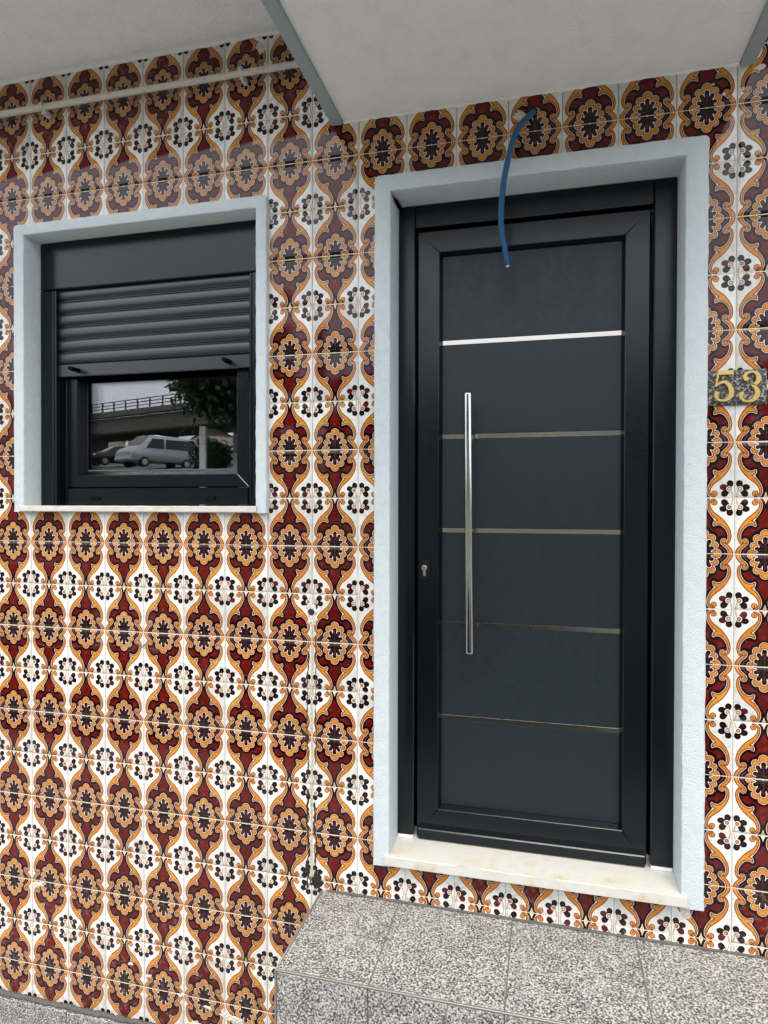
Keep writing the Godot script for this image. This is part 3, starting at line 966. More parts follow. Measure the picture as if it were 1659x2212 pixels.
# ------------------------------------------------------------------ door
func build_door():
	var d := thing("entrance_door", "anthracite front door with five steel strips and a long bar handle", "door", Vector3(1.71, -0.9255, -0.09))
	var o := -d.position
	var zf := -0.09
	# frame
	obj("frame_jamb", box_mesh(Vector3(1.3056, -0.915, -0.19) + o, Vector3(1.3578, 1.067, zf) + o, 0.003), M.anthracite, d)
	obj("frame_jamb", box_mesh(Vector3(2.0582, -0.915, -0.19) + o, Vector3(2.1194, 1.067, zf) + o, 0.003), M.anthracite, d)
	obj("frame_head", box_mesh(Vector3(1.3584, 0.998, -0.19) + o, Vector3(2.0576, 1.067, zf) + o, 0.003), M.anthracite, d)
	obj("shim", box_mesh(Vector3(1.307, -0.925, -0.15) + o, Vector3(1.356, -0.9155, -0.088) + o, 0.001), M.white_paint, d)
	obj("shim", box_mesh(Vector3(2.060, -0.925, -0.15) + o, Vector3(2.118, -0.9155, -0.088) + o, 0.001), M.white_paint, d)
	obj("rebate", box_mesh(Vector3(1.3584, -0.915, -0.19) + o, Vector3(2.0576, 0.9975, -0.150) + o), M.rubber, d)
	# leaf: four mitred rails
	var leaf := obj("leaf", box_mesh(Vector3(1.372, -0.916, -0.149) + o, Vector3(2.043, 0.98, -0.137) + o), M.rubber, d)
	var x0 := 1.3665; var x1 := 2.0485; var y0 := -0.9195; var y1 := 0.9855
	var iw := 0.0665; var ib := 0.0925; var z := -0.098; var zp := -0.122
	var outer := [Vector2(x0, y0), Vector2(x1, y0), Vector2(x1, y1), Vector2(x0, y1)]
	var inner := [Vector2(x0 + iw, y0 + ib), Vector2(x1 - iw, y0 + ib), Vector2(x1 - iw, y1 - iw), Vector2(x0 + iw, y1 - iw)]
	var names := ["bottom_rail", "stile", "top_rail", "stile"]
	for k in 4:
		var k2 := (k + 1) % 4
		var a: Vector2 = outer[k]; var b: Vector2 = outer[k2]; var c: Vector2 = inner[k2]; var e: Vector2 = inner[k]
		var along := (b - a).normalized() * 0.0009      # hairline mitre gap
		a += along; b -= along; c -= along; e += along
		var inn := (b - a).normalized().orthogonal() * -1.0
		if inn.dot(c - b) < 0: inn = -inn
		var st := start()
		var v := func(p: Vector2, zz: float) -> Vector3: return Vector3(p.x, p.y, zz) + o
		var sec_a := [v.call(a, -0.136), v.call(a, z - 0.002), v.call(a + inn * 0.002, z), v.call(e - inn * 0.0012, z), v.call(e + inn * 0.0006, z - 0.0015), v.call(e + inn * 0.0085 + along.normalized() * 0.0085, zp + 0.002), v.call(e + inn * 0.0085 + along.normalized() * 0.0085, zp - 0.004)]
		var sec_b := [v.call(b, -0.136), v.call(b, z - 0.002), v.call(b + inn * 0.002, z), v.call(c - inn * 0.0012, z), v.call(c + inn * 0.0006, z - 0.0015), v.call(c + inn * 0.0085 - along.normalized() * 0.0085, zp + 0.002), v.call(c + inn * 0.0085 - along.normalized() * 0.0085, zp - 0.004)]
		for j in 6: quad(st, sec_a[j], sec_b[j], sec_b[j + 1], sec_a[j + 1])
		obj(names[k], done(st), M.anthracite, leaf)
	# infill panels between the steel strips, strips let into the joints
	var px0 := 1.4405; var px1 := 1.9765; var py0 := -0.8185; var py1 := 0.9105
	var ys := [0.640, 0.3457, 0.0505, -0.2445, -0.541]
	var top := py1
	for k in 6:
		var bot: float = ys[k] + 0.0078 if k < 5 else py0
		obj("panel", box_mesh(Vector3(px0, bot, -0.136) + o, Vector3(px1, top, zp) + o, 0.0008), M.panel, leaf)
		if k < 5:
			obj("steel_strip", box_mesh(Vector3(px0 + 0.001, ys[k] - 0.0073, -0.135) + o, Vector3(px1 - 0.001, ys[k] + 0.0073, zp + 0.0006) + o, 0.0006), M.brushed, leaf)
			top = ys[k] - 0.0078
	# weather bar along the foot of the leaf
	var wb := start()
	var q := [Vector2(-0.8735, -0.0985), Vector2(-0.8755, -0.0955), Vector2(-0.8895, -0.0915), Vector2(-0.8925, -0.0885), Vector2(-0.8945, -0.0900), Vector2(-0.9215, -0.0905), Vector2(-0.9225, -0.0985)]
	for k in q.size() - 1:
		quad(wb, Vector3(1.3735, q[k + 1].x, q[k + 1].y) + o, Vector3(2.0425, q[k + 1].x, q[k + 1].y) + o, Vector3(2.0425, q[k].x, q[k].y) + o, Vector3(1.3735, q[k].x, q[k].y) + o)
	for xx in [1.3735, 2.0425]:
		for k in range(1, q.size() - 1):
			tri(wb, Vector3(xx, q[0].x, q[0].y) + o, Vector3(xx, q[k].x, q[k].y) + o, Vector3(xx, q[k + 1].x, q[k + 1].y) + o)
	obj("weather_bar", done(wb), M.anthracite, leaf)
	# long bar handle
	var bar := []; var rad := []
	var ht := Vector3(1.5295, 0.468, -0.052); var hb := Vector3(1.5375, -0.3195, -0.052)
	for e in [[0.0, 0.0112], [0.0012, 0.0125], [0.0035, 0.0127], [0.006, 0.0127], [0.5, 0.0127], [0.994, 0.0127], [0.9965, 0.0127], [0.9988, 0.0125], [1.0, 0.0112]]:
		bar.append(hb.lerp(ht, e[0]) + o); rad.append(e[1])
	var handle := obj("bar_handle", tube_mesh(bar, rad, 28), M.steel, d)
	for y in [0.365, -0.22]:
		var x := lerpf(1.5375, 1.5295, (y + 0.3195) / 0.7875)
		obj("standoff", tube_mesh([Vector3(x, y, zp) + o, Vector3(x, y, -0.06) + o], 0.009, 18), M.steel, handle)
	# lock
	var oval := PackedVector2Array()
	for k in 32:
		var a := TAU * k / 32
		oval.append(Vector2(1.3925 + cos(a) * 0.0155 + o.x, -0.0755 + signf(sin(a)) * 0.0185 + sin(a) * 0.0155 + o.y))
	var es := start()
	slab_outline(es, oval, -0.098 + o.z, -0.089 + o.z)
	var esc := obj("escutcheon", done(es), M.black_gloss, d)
	obj("lock_cylinder", tube_mesh([Vector3(1.3905, -0.0672, -0.092) + o, Vector3(1.3905, -0.0672, -0.0862) + o, Vector3(1.3905, -0.0672, -0.0858) + o], [0.0088, 0.0088, 0.0078], 20), M.nickel, esc)
	obj("lock_body", box_mesh(Vector3(1.386, -0.0935, -0.092) + o, Vector3(1.395, -0.072, -0.0872) + o, 0.002), M.nickel, esc)
	obj("keyhole", box_mesh(Vector3(1.385, -0.0680, -0.0868) + o, Vector3(1.3965, -0.0664, -0.0853) + o), M.black_gloss, esc)

# ------------------------------------------------------------------ small things on the wall
func build_number():
	var p := thing("house_number_plate", "mottled grey metal plate with brass number 53 beside the door", "number plate", Vector3(2.2495, 0.398, 0.0))
	# hammered plate, gently uneven face
	var st := start()
	st.set_smooth_group(0)
	var nx := 30; var ny := 20
	var pos := func(i: int, j: int) -> Vector3:
		var x := lerpf(-0.074, 0.074, float(i) / nx); var y := lerpf(0.0, 0.093, float(j) / ny)
		var edge := i == 0 or j == 0 or i == nx or j == ny
		var z := 0.0095 + wob.get_noise_2d(x * 3000.0, y * 3000.0) * 0.0016
		return Vector3(x, y + (0.0 if not edge else wob.get_noise_1d(x * 2500.0) * 0.0012), z if not edge else 0.006)
	for i in nx:
		for j in ny: quad(st, pos.call(i, j), pos.call(i + 1, j), pos.call(i + 1, j + 1), pos.call(i, j + 1))
	st.set_smooth_group(-1)
	for i in nx:
		for e in [[0, 1], [ny, -1]]:
			var a: Vector3 = pos.call(i, e[0]); var b: Vector3 = pos.call(i + 1, e[0])
			var a0 := Vector3(a.x, a.y, 0.0005); var b0 := Vector3(b.x, b.y, 0.0005)
			if e[1] > 0: quad(st, a0, b0, b, a)
			else: quad(st, a, b, b0, a0)
	for j in ny:
		for e in [[0, 1], [nx, -1]]:
			var a: Vector3 = pos.call(e[0], j); var b: Vector3 = pos.call(e[0], j + 1)
			var a0 := Vector3(a.x, a.y, 0.0005); var b0 := Vector3(b.x, b.y, 0.0005)
			if e[1] > 0: quad(st, a0, a, b, b0)
			else: quad(st, a, a0, b0, b)
	obj("plate", done(st), M.plate, p)
	# raised digits drawn as strokes of changing width
	var five := [[Vector2(0.006, 0.0225), 0.0058], [Vector2(0.0042, 0.0145), 0.0048], [Vector2(0.009, 0.0065), 0.0036], [Vector2(0.0195, 0.0032), 0.0032], [Vector2(0.032, 0.0062), 0.0046], [Vector2(0.0405, 0.0175), 0.0062], [Vector2(0.041, 0.031), 0.0066], [Vector2(0.035, 0.0445), 0.0056], [Vector2(0.0245, 0.052), 0.0042], [Vector2(0.014, 0.050), 0.0032], [Vector2(0.0042, 0.0425), 0.0026]]
	digit(p, five, Vector2(-0.0542, 0.0085), [PackedVector2Array([Vector2(0.001, 0.0405), Vector2(0.0062, 0.0415), Vector2(0.0112, 0.0715), Vector2(0.0435, 0.0715), Vector2(0.0425, 0.0655), Vector2(0.0455, 0.0655), Vector2(0.0468, 0.0832), Vector2(0.0080, 0.0832)])])
	var three := [[Vector2(0.006, 0.0235), 0.0060], [Vector2(0.004, 0.016), 0.0048], [Vector2(0.0095, 0.0065), 0.0034], [Vector2(0.021, 0.0032), 0.0032], [Vector2(0.034, 0.0065), 0.0046], [Vector2(0.0425, 0.0175), 0.0066], [Vector2(0.043, 0.029), 0.0066], [Vector2(0.0385, 0.039), 0.005], [Vector2(0.0312, 0.0442), 0.003]]
	var three2 := [[Vector2(0.0312, 0.0442), 0.003], [Vector2(0.041, 0.0505), 0.005], [Vector2(0.0465, 0.0605), 0.0064], [Vector2(0.0445, 0.0715), 0.0056], [Vector2(0.036, 0.0795), 0.0036], [Vector2(0.0255, 0.0802), 0.003], [Vector2(0.0165, 0.0755), 0.0036], [Vector2(0.0135, 0.068), 0.005], [Vector2(0.0165, 0.0625), 0.0062]]
	digit(p, three, Vector2(0.006, 0.0045), [], three2)

func digit(parent: Node, strokes: Array, at: Vector2, plates: Array, more := []):
	var polys: Array = []
	for e in [strokes, more]:
		if e.is_empty(): continue
		var c := []; var w := []
		for q in e:
			c.append(q[0]); w.append(q[1])
		var cc: Array = spline(c, 6)
		var L := PackedVector2Array(); var R := PackedVector2Array()
		for k in cc.size():
			var f := float(k) / 6.0
			var i := mini(int(f), w.size() - 2)
			var rad := lerpf(w[i], w[i + 1], f - i)
			var t: Vector2 = (cc[mini(k + 1, cc.size() - 1)] - cc[maxi(k - 1, 0)]).normalized()
			L.append(cc[k] + t.orthogonal() * rad); R.append(cc[k] - t.orthogonal() * rad)
		for k in cc.size() - 1:
			polys.append(PackedVector2Array([L[k], L[k + 1], R[k + 1], R[k]]))
		for k in [0, cc.size() - 1]:
			var ball := PackedVector2Array()
			var rr: float = w[0] if k == 0 else w[w.size() - 1]
			for j in 16: ball.append(cc[k] + Vector2.from_angle(TAU * j / 16) * rr)
			polys.append(ball)
	for q in plates: polys.append(q)
	# join everything into one outline, then give it thickness and a chamfer
	var shape: Array = [polys[0]]
	for k in range(1, polys.size()):
		var cur: PackedVector2Array = polys[k]
		var rest: Array = []
		for s in shape:
			var m := Geometry2D.merge_polygons(cur, s)
			var outer := []
			for g in m:
				if not Geometry2D.is_polygon_clockwise(g): outer.append(g)
			if outer.size() == 1 : cur = outer[0]
			else: rest.append(s)
		rest.append(cur)
		shape = rest
	var st := start()
	for s in shape:
		var sh := PackedVector2Array()
		for q in s: sh.append(q + at)
		slab_outline(st, sh, 0.008, 0.0145)
		for inn in Geometry2D.offset_polygon(sh, -0.0009): slab_outline(st, inn, 0.0144, 0.0156)
	obj("digit", done(st), M.brass, parent)

func build_conduits():
	var c := thing("blue_conduit", "blue corrugated conduit hanging from a hole above the door", "conduit", Vector3(1.7191, 1.2537, 0.0))
	var pts := [Vector3(1.7215, 1.262, -0.03), Vector3(1.7191, 1.2537, -0.002), Vector3(1.7105, 1.2355, 0.018), Vector3(1.6883, 1.2063, 0.035), Vector3(1.6751, 1.1792, 0.045), Vector3(1.6639, 1.1482, 0.05), Vector3(1.6529, 1.1023, 0.055), Vector3(1.642, 1.0432, 0.06), Vector3(1.6358, 0.9858, 0.06), Vector3(1.6337, 0.9327, 0.06), Vector3(1.6366, 0.8938, 0.058), Vector3(1.6448, 0.8476, 0.055), Vector3(1.6527, 0.8045, 0.05)]
	for k in pts.size(): pts[k] -= c.position
	var curve := Curve3D.new()
	for k in pts.size():
		var t: Vector3 = (pts[mini(k + 1, pts.size() - 1)] - pts[maxi(k - 1, 0)]) / 6.0
		curve.add_point(pts[k], -t, t)
	var path := []; var rad := []
	var L := curve.get_baked_length()
	var s := 0.0
	var k := 0
	while s < L:
		path.append(curve.sample_baked(s, true)); rad.append(0.0083 if k % 4 < 2 else 0.0072)
		s += 0.0009 if k % 2 == 0 else 0.0004
		k += 1
	obj("sleeve", tube_mesh(path, rad, 14), M.conduit, c)
	var e := curve.sample_baked(L, true)
	obj("cut_end", tube_mesh([e + Vector3(-0.001, 0.004, 0), e + Vector3(-0.0005, -0.0035, 0.0005)], [0.0062, 0.0045], 9), M.conduit_inside, c)
	var st := start()
	for j in 20:
		var a := TAU * j / 20; var b := TAU * (j + 1) / 20
		tri(st, Vector3(0, 0, 0.001), Vector3(cos(b) * 0.013, sin(b) * 0.014, 0.001), Vector3(cos(a) * 0.013, sin(a) * 0.014, 0.001))
	obj("wall_hole", done(st), M.soot, c)
	var filler := thing("plaster_plug", "round cream plaster plug beside the blue conduit", "plaster", Vector3(1.682, 1.2495, 0.0))
	obj("plug", patch(0, 0, 0.018, 0.018, 0.0, 91, 0.0035, 22), M.plaster, filler)
	# cream pipe under the balcony
	var p := thing("wall_pipe", "thin cream painted pipe running level below the balcony slab", "pipe", Vector3(0.0, 1.4905, 0.0))
	path = []; rad = []
	for j in 60:
		var x := lerpf(-1.6, 1.114, j / 59.0)
		path.append(Vector3(x, -0.0018 - 0.0042 * x + wob.get_noise_1d(x * 60.0) * 0.0015, 0.032)); rad.append(0.0098)
	obj("tube", tube_mesh(path, rad, 14), M.pipe, p)
	for x in [-0.62, 0.085, 0.826]:
		var clip := start()
		var ring := []
		for j in 9:
			var a := -0.6 * PI + j * 0.2 * PI
			ring.append(Vector2(cos(a), sin(a)))
		for j in 8:
			for f in [[0.0118, 0]]:
				var a: Vector2 = ring[j] * 0.0118; var b: Vector2 = ring[j + 1] * 0.0118
				quad(clip, Vector3(x + 0.006, a.y, 0.036 + a.x), Vector3(x + 0.006, b.y, 0.036 + b.x), Vector3(x - 0.006, b.y, 0.036 + b.x), Vector3(x - 0.006, a.y, 0.036 + a.x))
		bbox(clip, Vector3(x - 0.007, -0.026, 0.0005), Vector3(x + 0.007, -0.008, 0.034), 0.002)
		obj("clip", done(clip), M.pipe, p)

# ------------------------------------------------------------------ steps and ground
func build_steps():
	var s := thing("entrance_steps", "speckled grey stoneware steps with metal edge trim below the door", "steps", Vector3(1.083, -1.72, 0.0))
	var o := -s.position
	var treads := [[-1.077, 0.002, 0.36], [-1.29, 0.36, 0.68], [-1.505, 0.68, 1.0]]
	var xs := [1.0875, 1.333, 1.670, 2.008, 2.346, 2.684, 3.022, 3.2]
	for k in 3:
		var y: float = treads[k][0]; var z0: float = treads[k][1]; var z1: float = treads[k][2]
		var yb: float = treads[k + 1][0] if k < 2 else -1.72
		obj("core", box_mesh(Vector3(1.0865, -1.75, -0.0015) + o if k == 0 else Vector3(1.0865, -1.75, z0 - 0.012) + o, Vector3(3.2, y - 0.002, z1 - 0.0035) + o), M.joint, s)
		for j in xs.size() - 1:
			obj("tread_slab", box_mesh(Vector3(xs[j] + 0.0015, y - 0.012, z0 + 0.001) + o, Vector3(xs[j + 1] - 0.0015, y, z1 - 0.0065) + o, 0.001), M.granite, s)
			obj("riser_slab", box_mesh(Vector3(xs[j] + 0.0015, yb + 0.001, z1 - 0.012) + o, Vector3(xs[j + 1] - 0.0015, y - 0.0065, z1) + o, 0.001), M.granite, s)
		obj("edge_trim", tube_mesh([Vector3(1.084, y - 0.0028, z1 - 0.0025) + o, Vector3(3.2, y - 0.0028, z1 - 0.0025) + o], 0.0034, 10), M.edge_trim, s)
		obj("edge_trim", tube_mesh([Vector3(1.0845, y - 0.0028, z0) + o, Vector3(1.0845, y - 0.0028, z1 - 0.002) + o, Vector3(1.0845, y - 0.008, z1 - 0.0018) + o, Vector3(1.0845, yb, z1 - 0.0018) + o], 0.0034, 10), M.edge_trim, s)
		obj("side_slab", box_mesh(Vector3(1.0835, -1.72, z0 + 0.001) + o, Vector3(1.087, y - 0.006, z1 - 0.004) + o), M.granite, s)
	# dark mortar fillet where the top tread meets the tiles
	var path := []; var rad := []
	for k in 121:
		var x := lerpf(1.10, 3.0, k / 120.0)
		path.append(Vector3(x, -1.0765, 0.001) + o); rad.append(0.0055 + wob.get_noise_1d(x * 700.0) * 0.003)
	obj("mortar_fillet", tube_mesh(path, rad, 8), M.cement, s)

func ground_height(z: float) -> float:
	var t := [[-60.0, -1.72], [8.0, -1.72], [31.0, 2.1], [95.0, 9.2], [125.0, 12.2], [420.0, 16.0]]
	for k in t.size() - 1:
		if z <= t[k + 1][0]: return lerpf(t[k][1], t[k + 1][1], (z - t[k][0]) / (t[k + 1][0] - t[k][0]))
	return 16.0

func sheet(x0: float, x1: float, zs: Array, lift: float) -> ArrayMesh:
	var st := start()
	for k in zs.size() - 1:
		var a: float = zs[k]; var b: float = zs[k + 1]
		quad(st, Vector3(x0, ground_height(b) + lift, b), Vector3(x0, ground_height(a) + lift, a), Vector3(x1, ground_height(a) + lift, a), Vector3(x1, ground_height(b) + lift, b))
	return done(st)

func build_street():
	var g := start()
	var zs := [-60.0, 8.0, 31.0, 95.0, 125.0, 420.0]
	for k in 5:
		quad(g, Vector3(-420, ground_height(zs[k + 1]) - 0.13, zs[k + 1]), Vector3(-420, ground_height(zs[k]) - 0.13, zs[k]), Vector3(420, ground_height(zs[k]) - 0.13, zs[k]), Vector3(420, ground_height(zs[k + 1]) - 0.13, zs[k + 1]))
	tag(obj("ground", done(g), M.earth), "sloping earth and dry grass beyond the street", "ground", "", "structure")
	tag(obj("pavement", box_mesh(Vector3(-30, -1.85, -0.001), Vector3(30, -1.72, 2.4)), M.paving), "grey pavement in front of the house", "pavement", "", "structure")
	tag(obj("kerb", box_mesh(Vector3(-30, -1.86, 2.401), Vector3(30, -1.722, 2.55), 0.01), M.concrete), "concrete kerb of the pavement", "kerb", "", "structure")
	tag(obj("road", box_mesh(Vector3(-60, -1.9, 2.551), Vector3(60, -1.845, 8.0)), M.asphalt), "asphalt road in front of the house", "road", "", "structure")
	tag(obj("parking_strip", sheet(-60, -12, [27.0, 31.0, 42.0], -0.02), M.asphalt), "sloping asphalt parking strip beyond the street", "road", "", "structure")

# ------------------------------------------------------------------ room behind the window
func build_room():
	var st := start()
	var x0 := -1.2; var x1 := 1.22; var y0 := -0.9; var y1 := 1.55; var z0 := -3.6; var z1 := -0.301
	var t := 0.1
	box(st, Vector3(x0 - t, y0 - t, z0 - t), Vector3(x1 + t, y0, z1))
	box(st, Vector3(x0 - t, y1, z0 - t), Vector3(x1 + t, y1 + t, z1))
	box(st, Vector3(x0 - t, y0, z0 - t), Vector3(x0, y1, z1))
	box(st, Vector3(x1, y0, z0 - t), Vector3(x1 + t, y1, z1))
	box(st, Vector3(x0, y0, z0 - t), Vector3(x1, y1, z0))
	tag(obj("room_walls", done(st), M.room), "plain walls, floor and ceiling of the dark room inside", "room", "", "structure")
	var d := thing("inner_glass_door", "white framed glass door standing open inside the dark room", "door", Vector3(0.45, -0.9, -0.7))
	# stands at right angles to the window, seen through its pane
	var o := -d.position
	obj("stile", box_mesh(Vector3(0.447, -0.9, -0.38) + o, Vector3(0.475, 0.435, -0.365) + o, 0.002), M.white_paint, d)
	obj("stile", box_mesh(Vector3(0.437, -0.9, -0.80) + o, Vector3(0.485, 0.43, -0.72) + o, 0.002), M.white_paint, d)
	obj("top_rail", box_mesh(Vector3(0.45, 0.395, -0.719) + o, Vector3(0.472, 0.432, -0.381) + o, 0.002), M.white_paint, d)
	obj("pane", box_mesh(Vector3(0.459, -0.85, -0.719) + o, Vector3(0.463, 0.394, -0.381) + o), M.glass, d)

# ------------------------------------------------------------------ what the window mirrors
func crown(st: SurfaceTool, c: Vector3, r: Vector3, leaves: int, size: float, rr: RandomNumberGenerator):
	var clumps := []
	for k in 22:
		var d := Vector3(rr.randfn(), rr.randfn(), rr.randfn()).normalized() * pow(rr.randf(), 0.4)
		clumps.append([c + d * r * 0.8, rr.randf_range(0.22, 0.42)])
	for k in leaves:
		var e: Array = clumps[rr.randi() % clumps.size()]
		var d := Vector3(rr.randfn(), rr.randfn(), rr.randfn()) * 0.55
		var p: Vector3 = e[0] + d * r * e[1]
		var a := Vector3(rr.randfn(), rr.randfn(), rr.randfn()).normalized() * size * rr.randf_range(0.6, 1.3)
		var b := a.cross(Vector3(rr.randfn(), rr.randfn(), rr.randfn())).normalized() * size * 0.45
		quad(st, p - a, p + b, p + a, p - b)

func tree(at: Vector3, h: float, r: Vector3, leaves: int, seed_: int, label: String, called := "street_tree"):
	var t := thing(called, label, "tree", at, 0.0, "trees across the street")
	var rr := RandomNumberGenerator.new()
	rr.seed = seed_
	var st := start()
	tube(st, [Vector3(0, -0.3, 0), Vector3(0.1, h * 0.2, 0), Vector3(-0.05, h * 0.45, 0.1), Vector3(0.1, h * 0.7, 0)], [0.3, 0.22, 0.17, 0.07], 9)
	for k in 6:
		var a := TAU * k / 6 + rr.randf()
		var y := h * rr.randf_range(0.25, 0.5)
		tube(st, [Vector3(0, y, 0), Vector3(cos(a) * r.x * 0.35, y + h * 0.14, sin(a) * r.z * 0.35), Vector3(cos(a) * r.x * 0.7, y + h * 0.22, sin(a) * r.z * 0.7)], [0.11, 0.07, 0.03], 6)
	obj("trunk", done(st), M.bark, t)
	st = start()
	crown(st, Vector3(0, h - r.y, 0), r, leaves, 0.2, rr)
	obj("crown", done(st), M.leaf, t)

func wheel(parent: Node, at: Vector3, r: float, w: float, side: float):
	var tyre := obj("tyre", tube_mesh([at - Vector3(0, 0, w / 2), at - Vector3(0, 0, w / 2 - 0.02), at + Vector3(0, 0, w / 2 - 0.02), at + Vector3(0, 0, w / 2)], [r - 0.03, r, r, r - 0.03], 28), M.tyre, parent)
	obj("rim", tube_mesh([at + Vector3(0, 0, side * (w / 2 - 0.03)), at + Vector3(0, 0, side * (w / 2 + 0.008))], [r * 0.64, r * 0.58], 20), M.rim, tyre)

# a car body lofted from stations along its length (x forward): [x, floor, waist, roof, half width low, half width at the roof]
func loft(stations: Array) -> ArrayMesh:
	var st := start()
	st.set_smooth_group(1)
	var rows := []
	for s in stations:
		var row := []
		var x: float = s[0]
		for e in [[0.0, s[1]], [s[4] * 0.92, s[1]], [s[4], s[1] + 0.15], [s[4], lerpf(s[1], s[2], 0.6)], [s[4] * 0.97, s[2]], [s[5] + 0.04, s[3] - 0.07], [s[5] - 0.08, s[3]], [0.0, s[3] + 0.02]]:
			row.append(Vector3(x, e[1], e[0]))
		for k in range(6, 0, -1): row.append(Vector3(row[k].x, row[k].y, -row[k].z))
		rows.append(row)
	var n: int = rows[0].size()
	for k in rows.size() - 1:
		for j in n:
			var j2 := (j + 1) % n
			quad(st, rows[k][j], rows[k + 1][j], rows[k + 1][j2], rows[k][j2])
	st.set_smooth_group(-1)
	for k in [0, rows.size() - 1]:
		var mid := Vector3.ZERO
		for p in rows[k]: mid += p / n
		for j in n:
			if k == 0: tri(st, mid, rows[k][j], rows[k][(j + 1) % n])
			else: tri(st, mid, rows[k][(j + 1) % n], rows[k][j])
	return done(st)

func panel_quad(parent: Node, called: String, pts: Array, m: Material):
	var st := start()
	quad(st, pts[0], pts[1], pts[2], pts[3])
	obj(called, done(st), m, parent)

func build_vehicles():
	var v := thing("parked_van", "silver van parked across the street, nose towards the house", "van", Vector3(-22.0, ground_height(34.0), 34.0), PI / 2 + 0.40)
	# forward is +x of the vehicle
	obj("body", loft([[-2.35, 0.42, 1.15, 1.80, 0.86, 0.74], [-2.2, 0.34, 1.15, 1.92, 0.92, 0.80], [0.6, 0.32, 1.15, 2.0, 0.93, 0.82], [1.0, 0.32, 1.15, 1.95, 0.93, 0.80], [1.68, 0.32, 1.12, 1.30, 0.92, 0.80], [1.82, 0.32, 1.10, 1.20, 0.91, 0.78], [2.25, 0.34, 0.96, 1.06, 0.88, 0.72], [2.36, 0.42, 0.80, 0.90, 0.84, 0.66]]), M.silver, v)
	panel_quad(v, "windscreen", [Vector3(1.70, 1.31, -0.70), Vector3(1.70, 1.31, 0.70), Vector3(1.07, 1.93, 0.64), Vector3(1.07, 1.93, -0.64)], M.car_glass)
	for s in [-1.0, 1.0]:
		panel_quad(v, "side_window", [Vector3(1.40, 1.17, s * 0.925), Vector3(0.15, 1.17, s * 0.935), Vector3(0.15, 1.76, s * 0.885), Vector3(0.95, 1.76, s * 0.88)], M.car_glass)
		panel_quad(v, "side_window", [Vector3(0.02, 1.17, s * 0.935), Vector3(-2.05, 1.17, s * 0.935), Vector3(-2.05, 1.76, s * 0.885), Vector3(0.02, 1.76, s * 0.885)], M.car_glass)
		obj("headlight", box_mesh(Vector3(2.12, 0.78, s * 0.62 - 0.14), Vector3(2.30, 0.93, s * 0.62 + 0.14), 0.03), M.rim, v)
		for x in [1.5, -1.5]: wheel(v, Vector3(x, 0.32, s * 0.82), 0.32, 0.22, s)
	obj("grille", box_mesh(Vector3(2.25, 0.76, -0.42), Vector3(2.345, 0.88, 0.42), 0.02), M.tyre, v)
	obj("bumper", box_mesh(Vector3(2.05, 0.34, -0.88), Vector3(2.45, 0.62, 0.88), 0.08), M.silver, v)
	make_car("black hatchback parked beside the silver van across the street", Vector3(-27.4, ground_height(37.5), 37.5), PI / 2 + 0.55)
	# cars at the kerb behind the viewer, mirrored darkly in the low tiles and strips
	make_car("black hatchback parked at the kerb opposite the door", Vector3(1.1, -1.845, 3.85), 0.0)
	make_car("black hatchback parked at the kerb opposite the window", Vector3(-3.7, -1.845, 3.85), 0.0)
	make_car("black hatchback parked at the kerb past the steps", Vector3(5.9, -1.845, 3.85), 0.0)

func make_car(label: String, at: Vector3, turn: float):
	var c := thing("parked_car", label, "car", at, turn, "parked hatchbacks")
	obj("body", loft([[-2.05, 0.42, 0.9, 1.02, 0.72, 0.6], [-1.95, 0.3, 0.95, 1.15, 0.82, 0.62], [-1.2, 0.24, 0.95, 1.38, 0.86, 0.62], [0.1, 0.22, 0.93, 1.44, 0.86, 0.62], [0.5, 0.22, 0.92, 1.32, 0.86, 0.62], [1.05, 0.22, 0.9, 1.0, 0.86, 0.66], [1.8, 0.24, 0.74, 0.84, 0.82, 0.62], [2.05, 0.34, 0.58, 0.66, 0.72, 0.5]]), M.black_car, c)
	panel_quad(c, "windscreen", [Vector3(1.03, 1.015, -0.62), Vector3(1.03, 1.015, 0.62), Vector3(0.48, 1.345, 0.52), Vector3(0.48, 1.345, -0.52)], M.car_glass)
	for s in [-1.0, 1.0]:
		panel_quad(c, "side_window", [Vector3(0.85, 0.96, s * 0.85), Vector3(-1.5, 0.98, s * 0.85), Vector3(-1.1, 1.28, s * 0.72), Vector3(0.35, 1.30, s * 0.72)], M.car_glass)
		obj("headlight", box_mesh(Vector3(1.75, 0.6, s * 0.6 - 0.15), Vector3(2.0, 0.74, s * 0.6 + 0.15), 0.03), M.rim, c)
		for x in [1.25, -1.3]: wheel(c, Vector3(x, 0.31, s * 0.76), 0.31, 0.2, s)

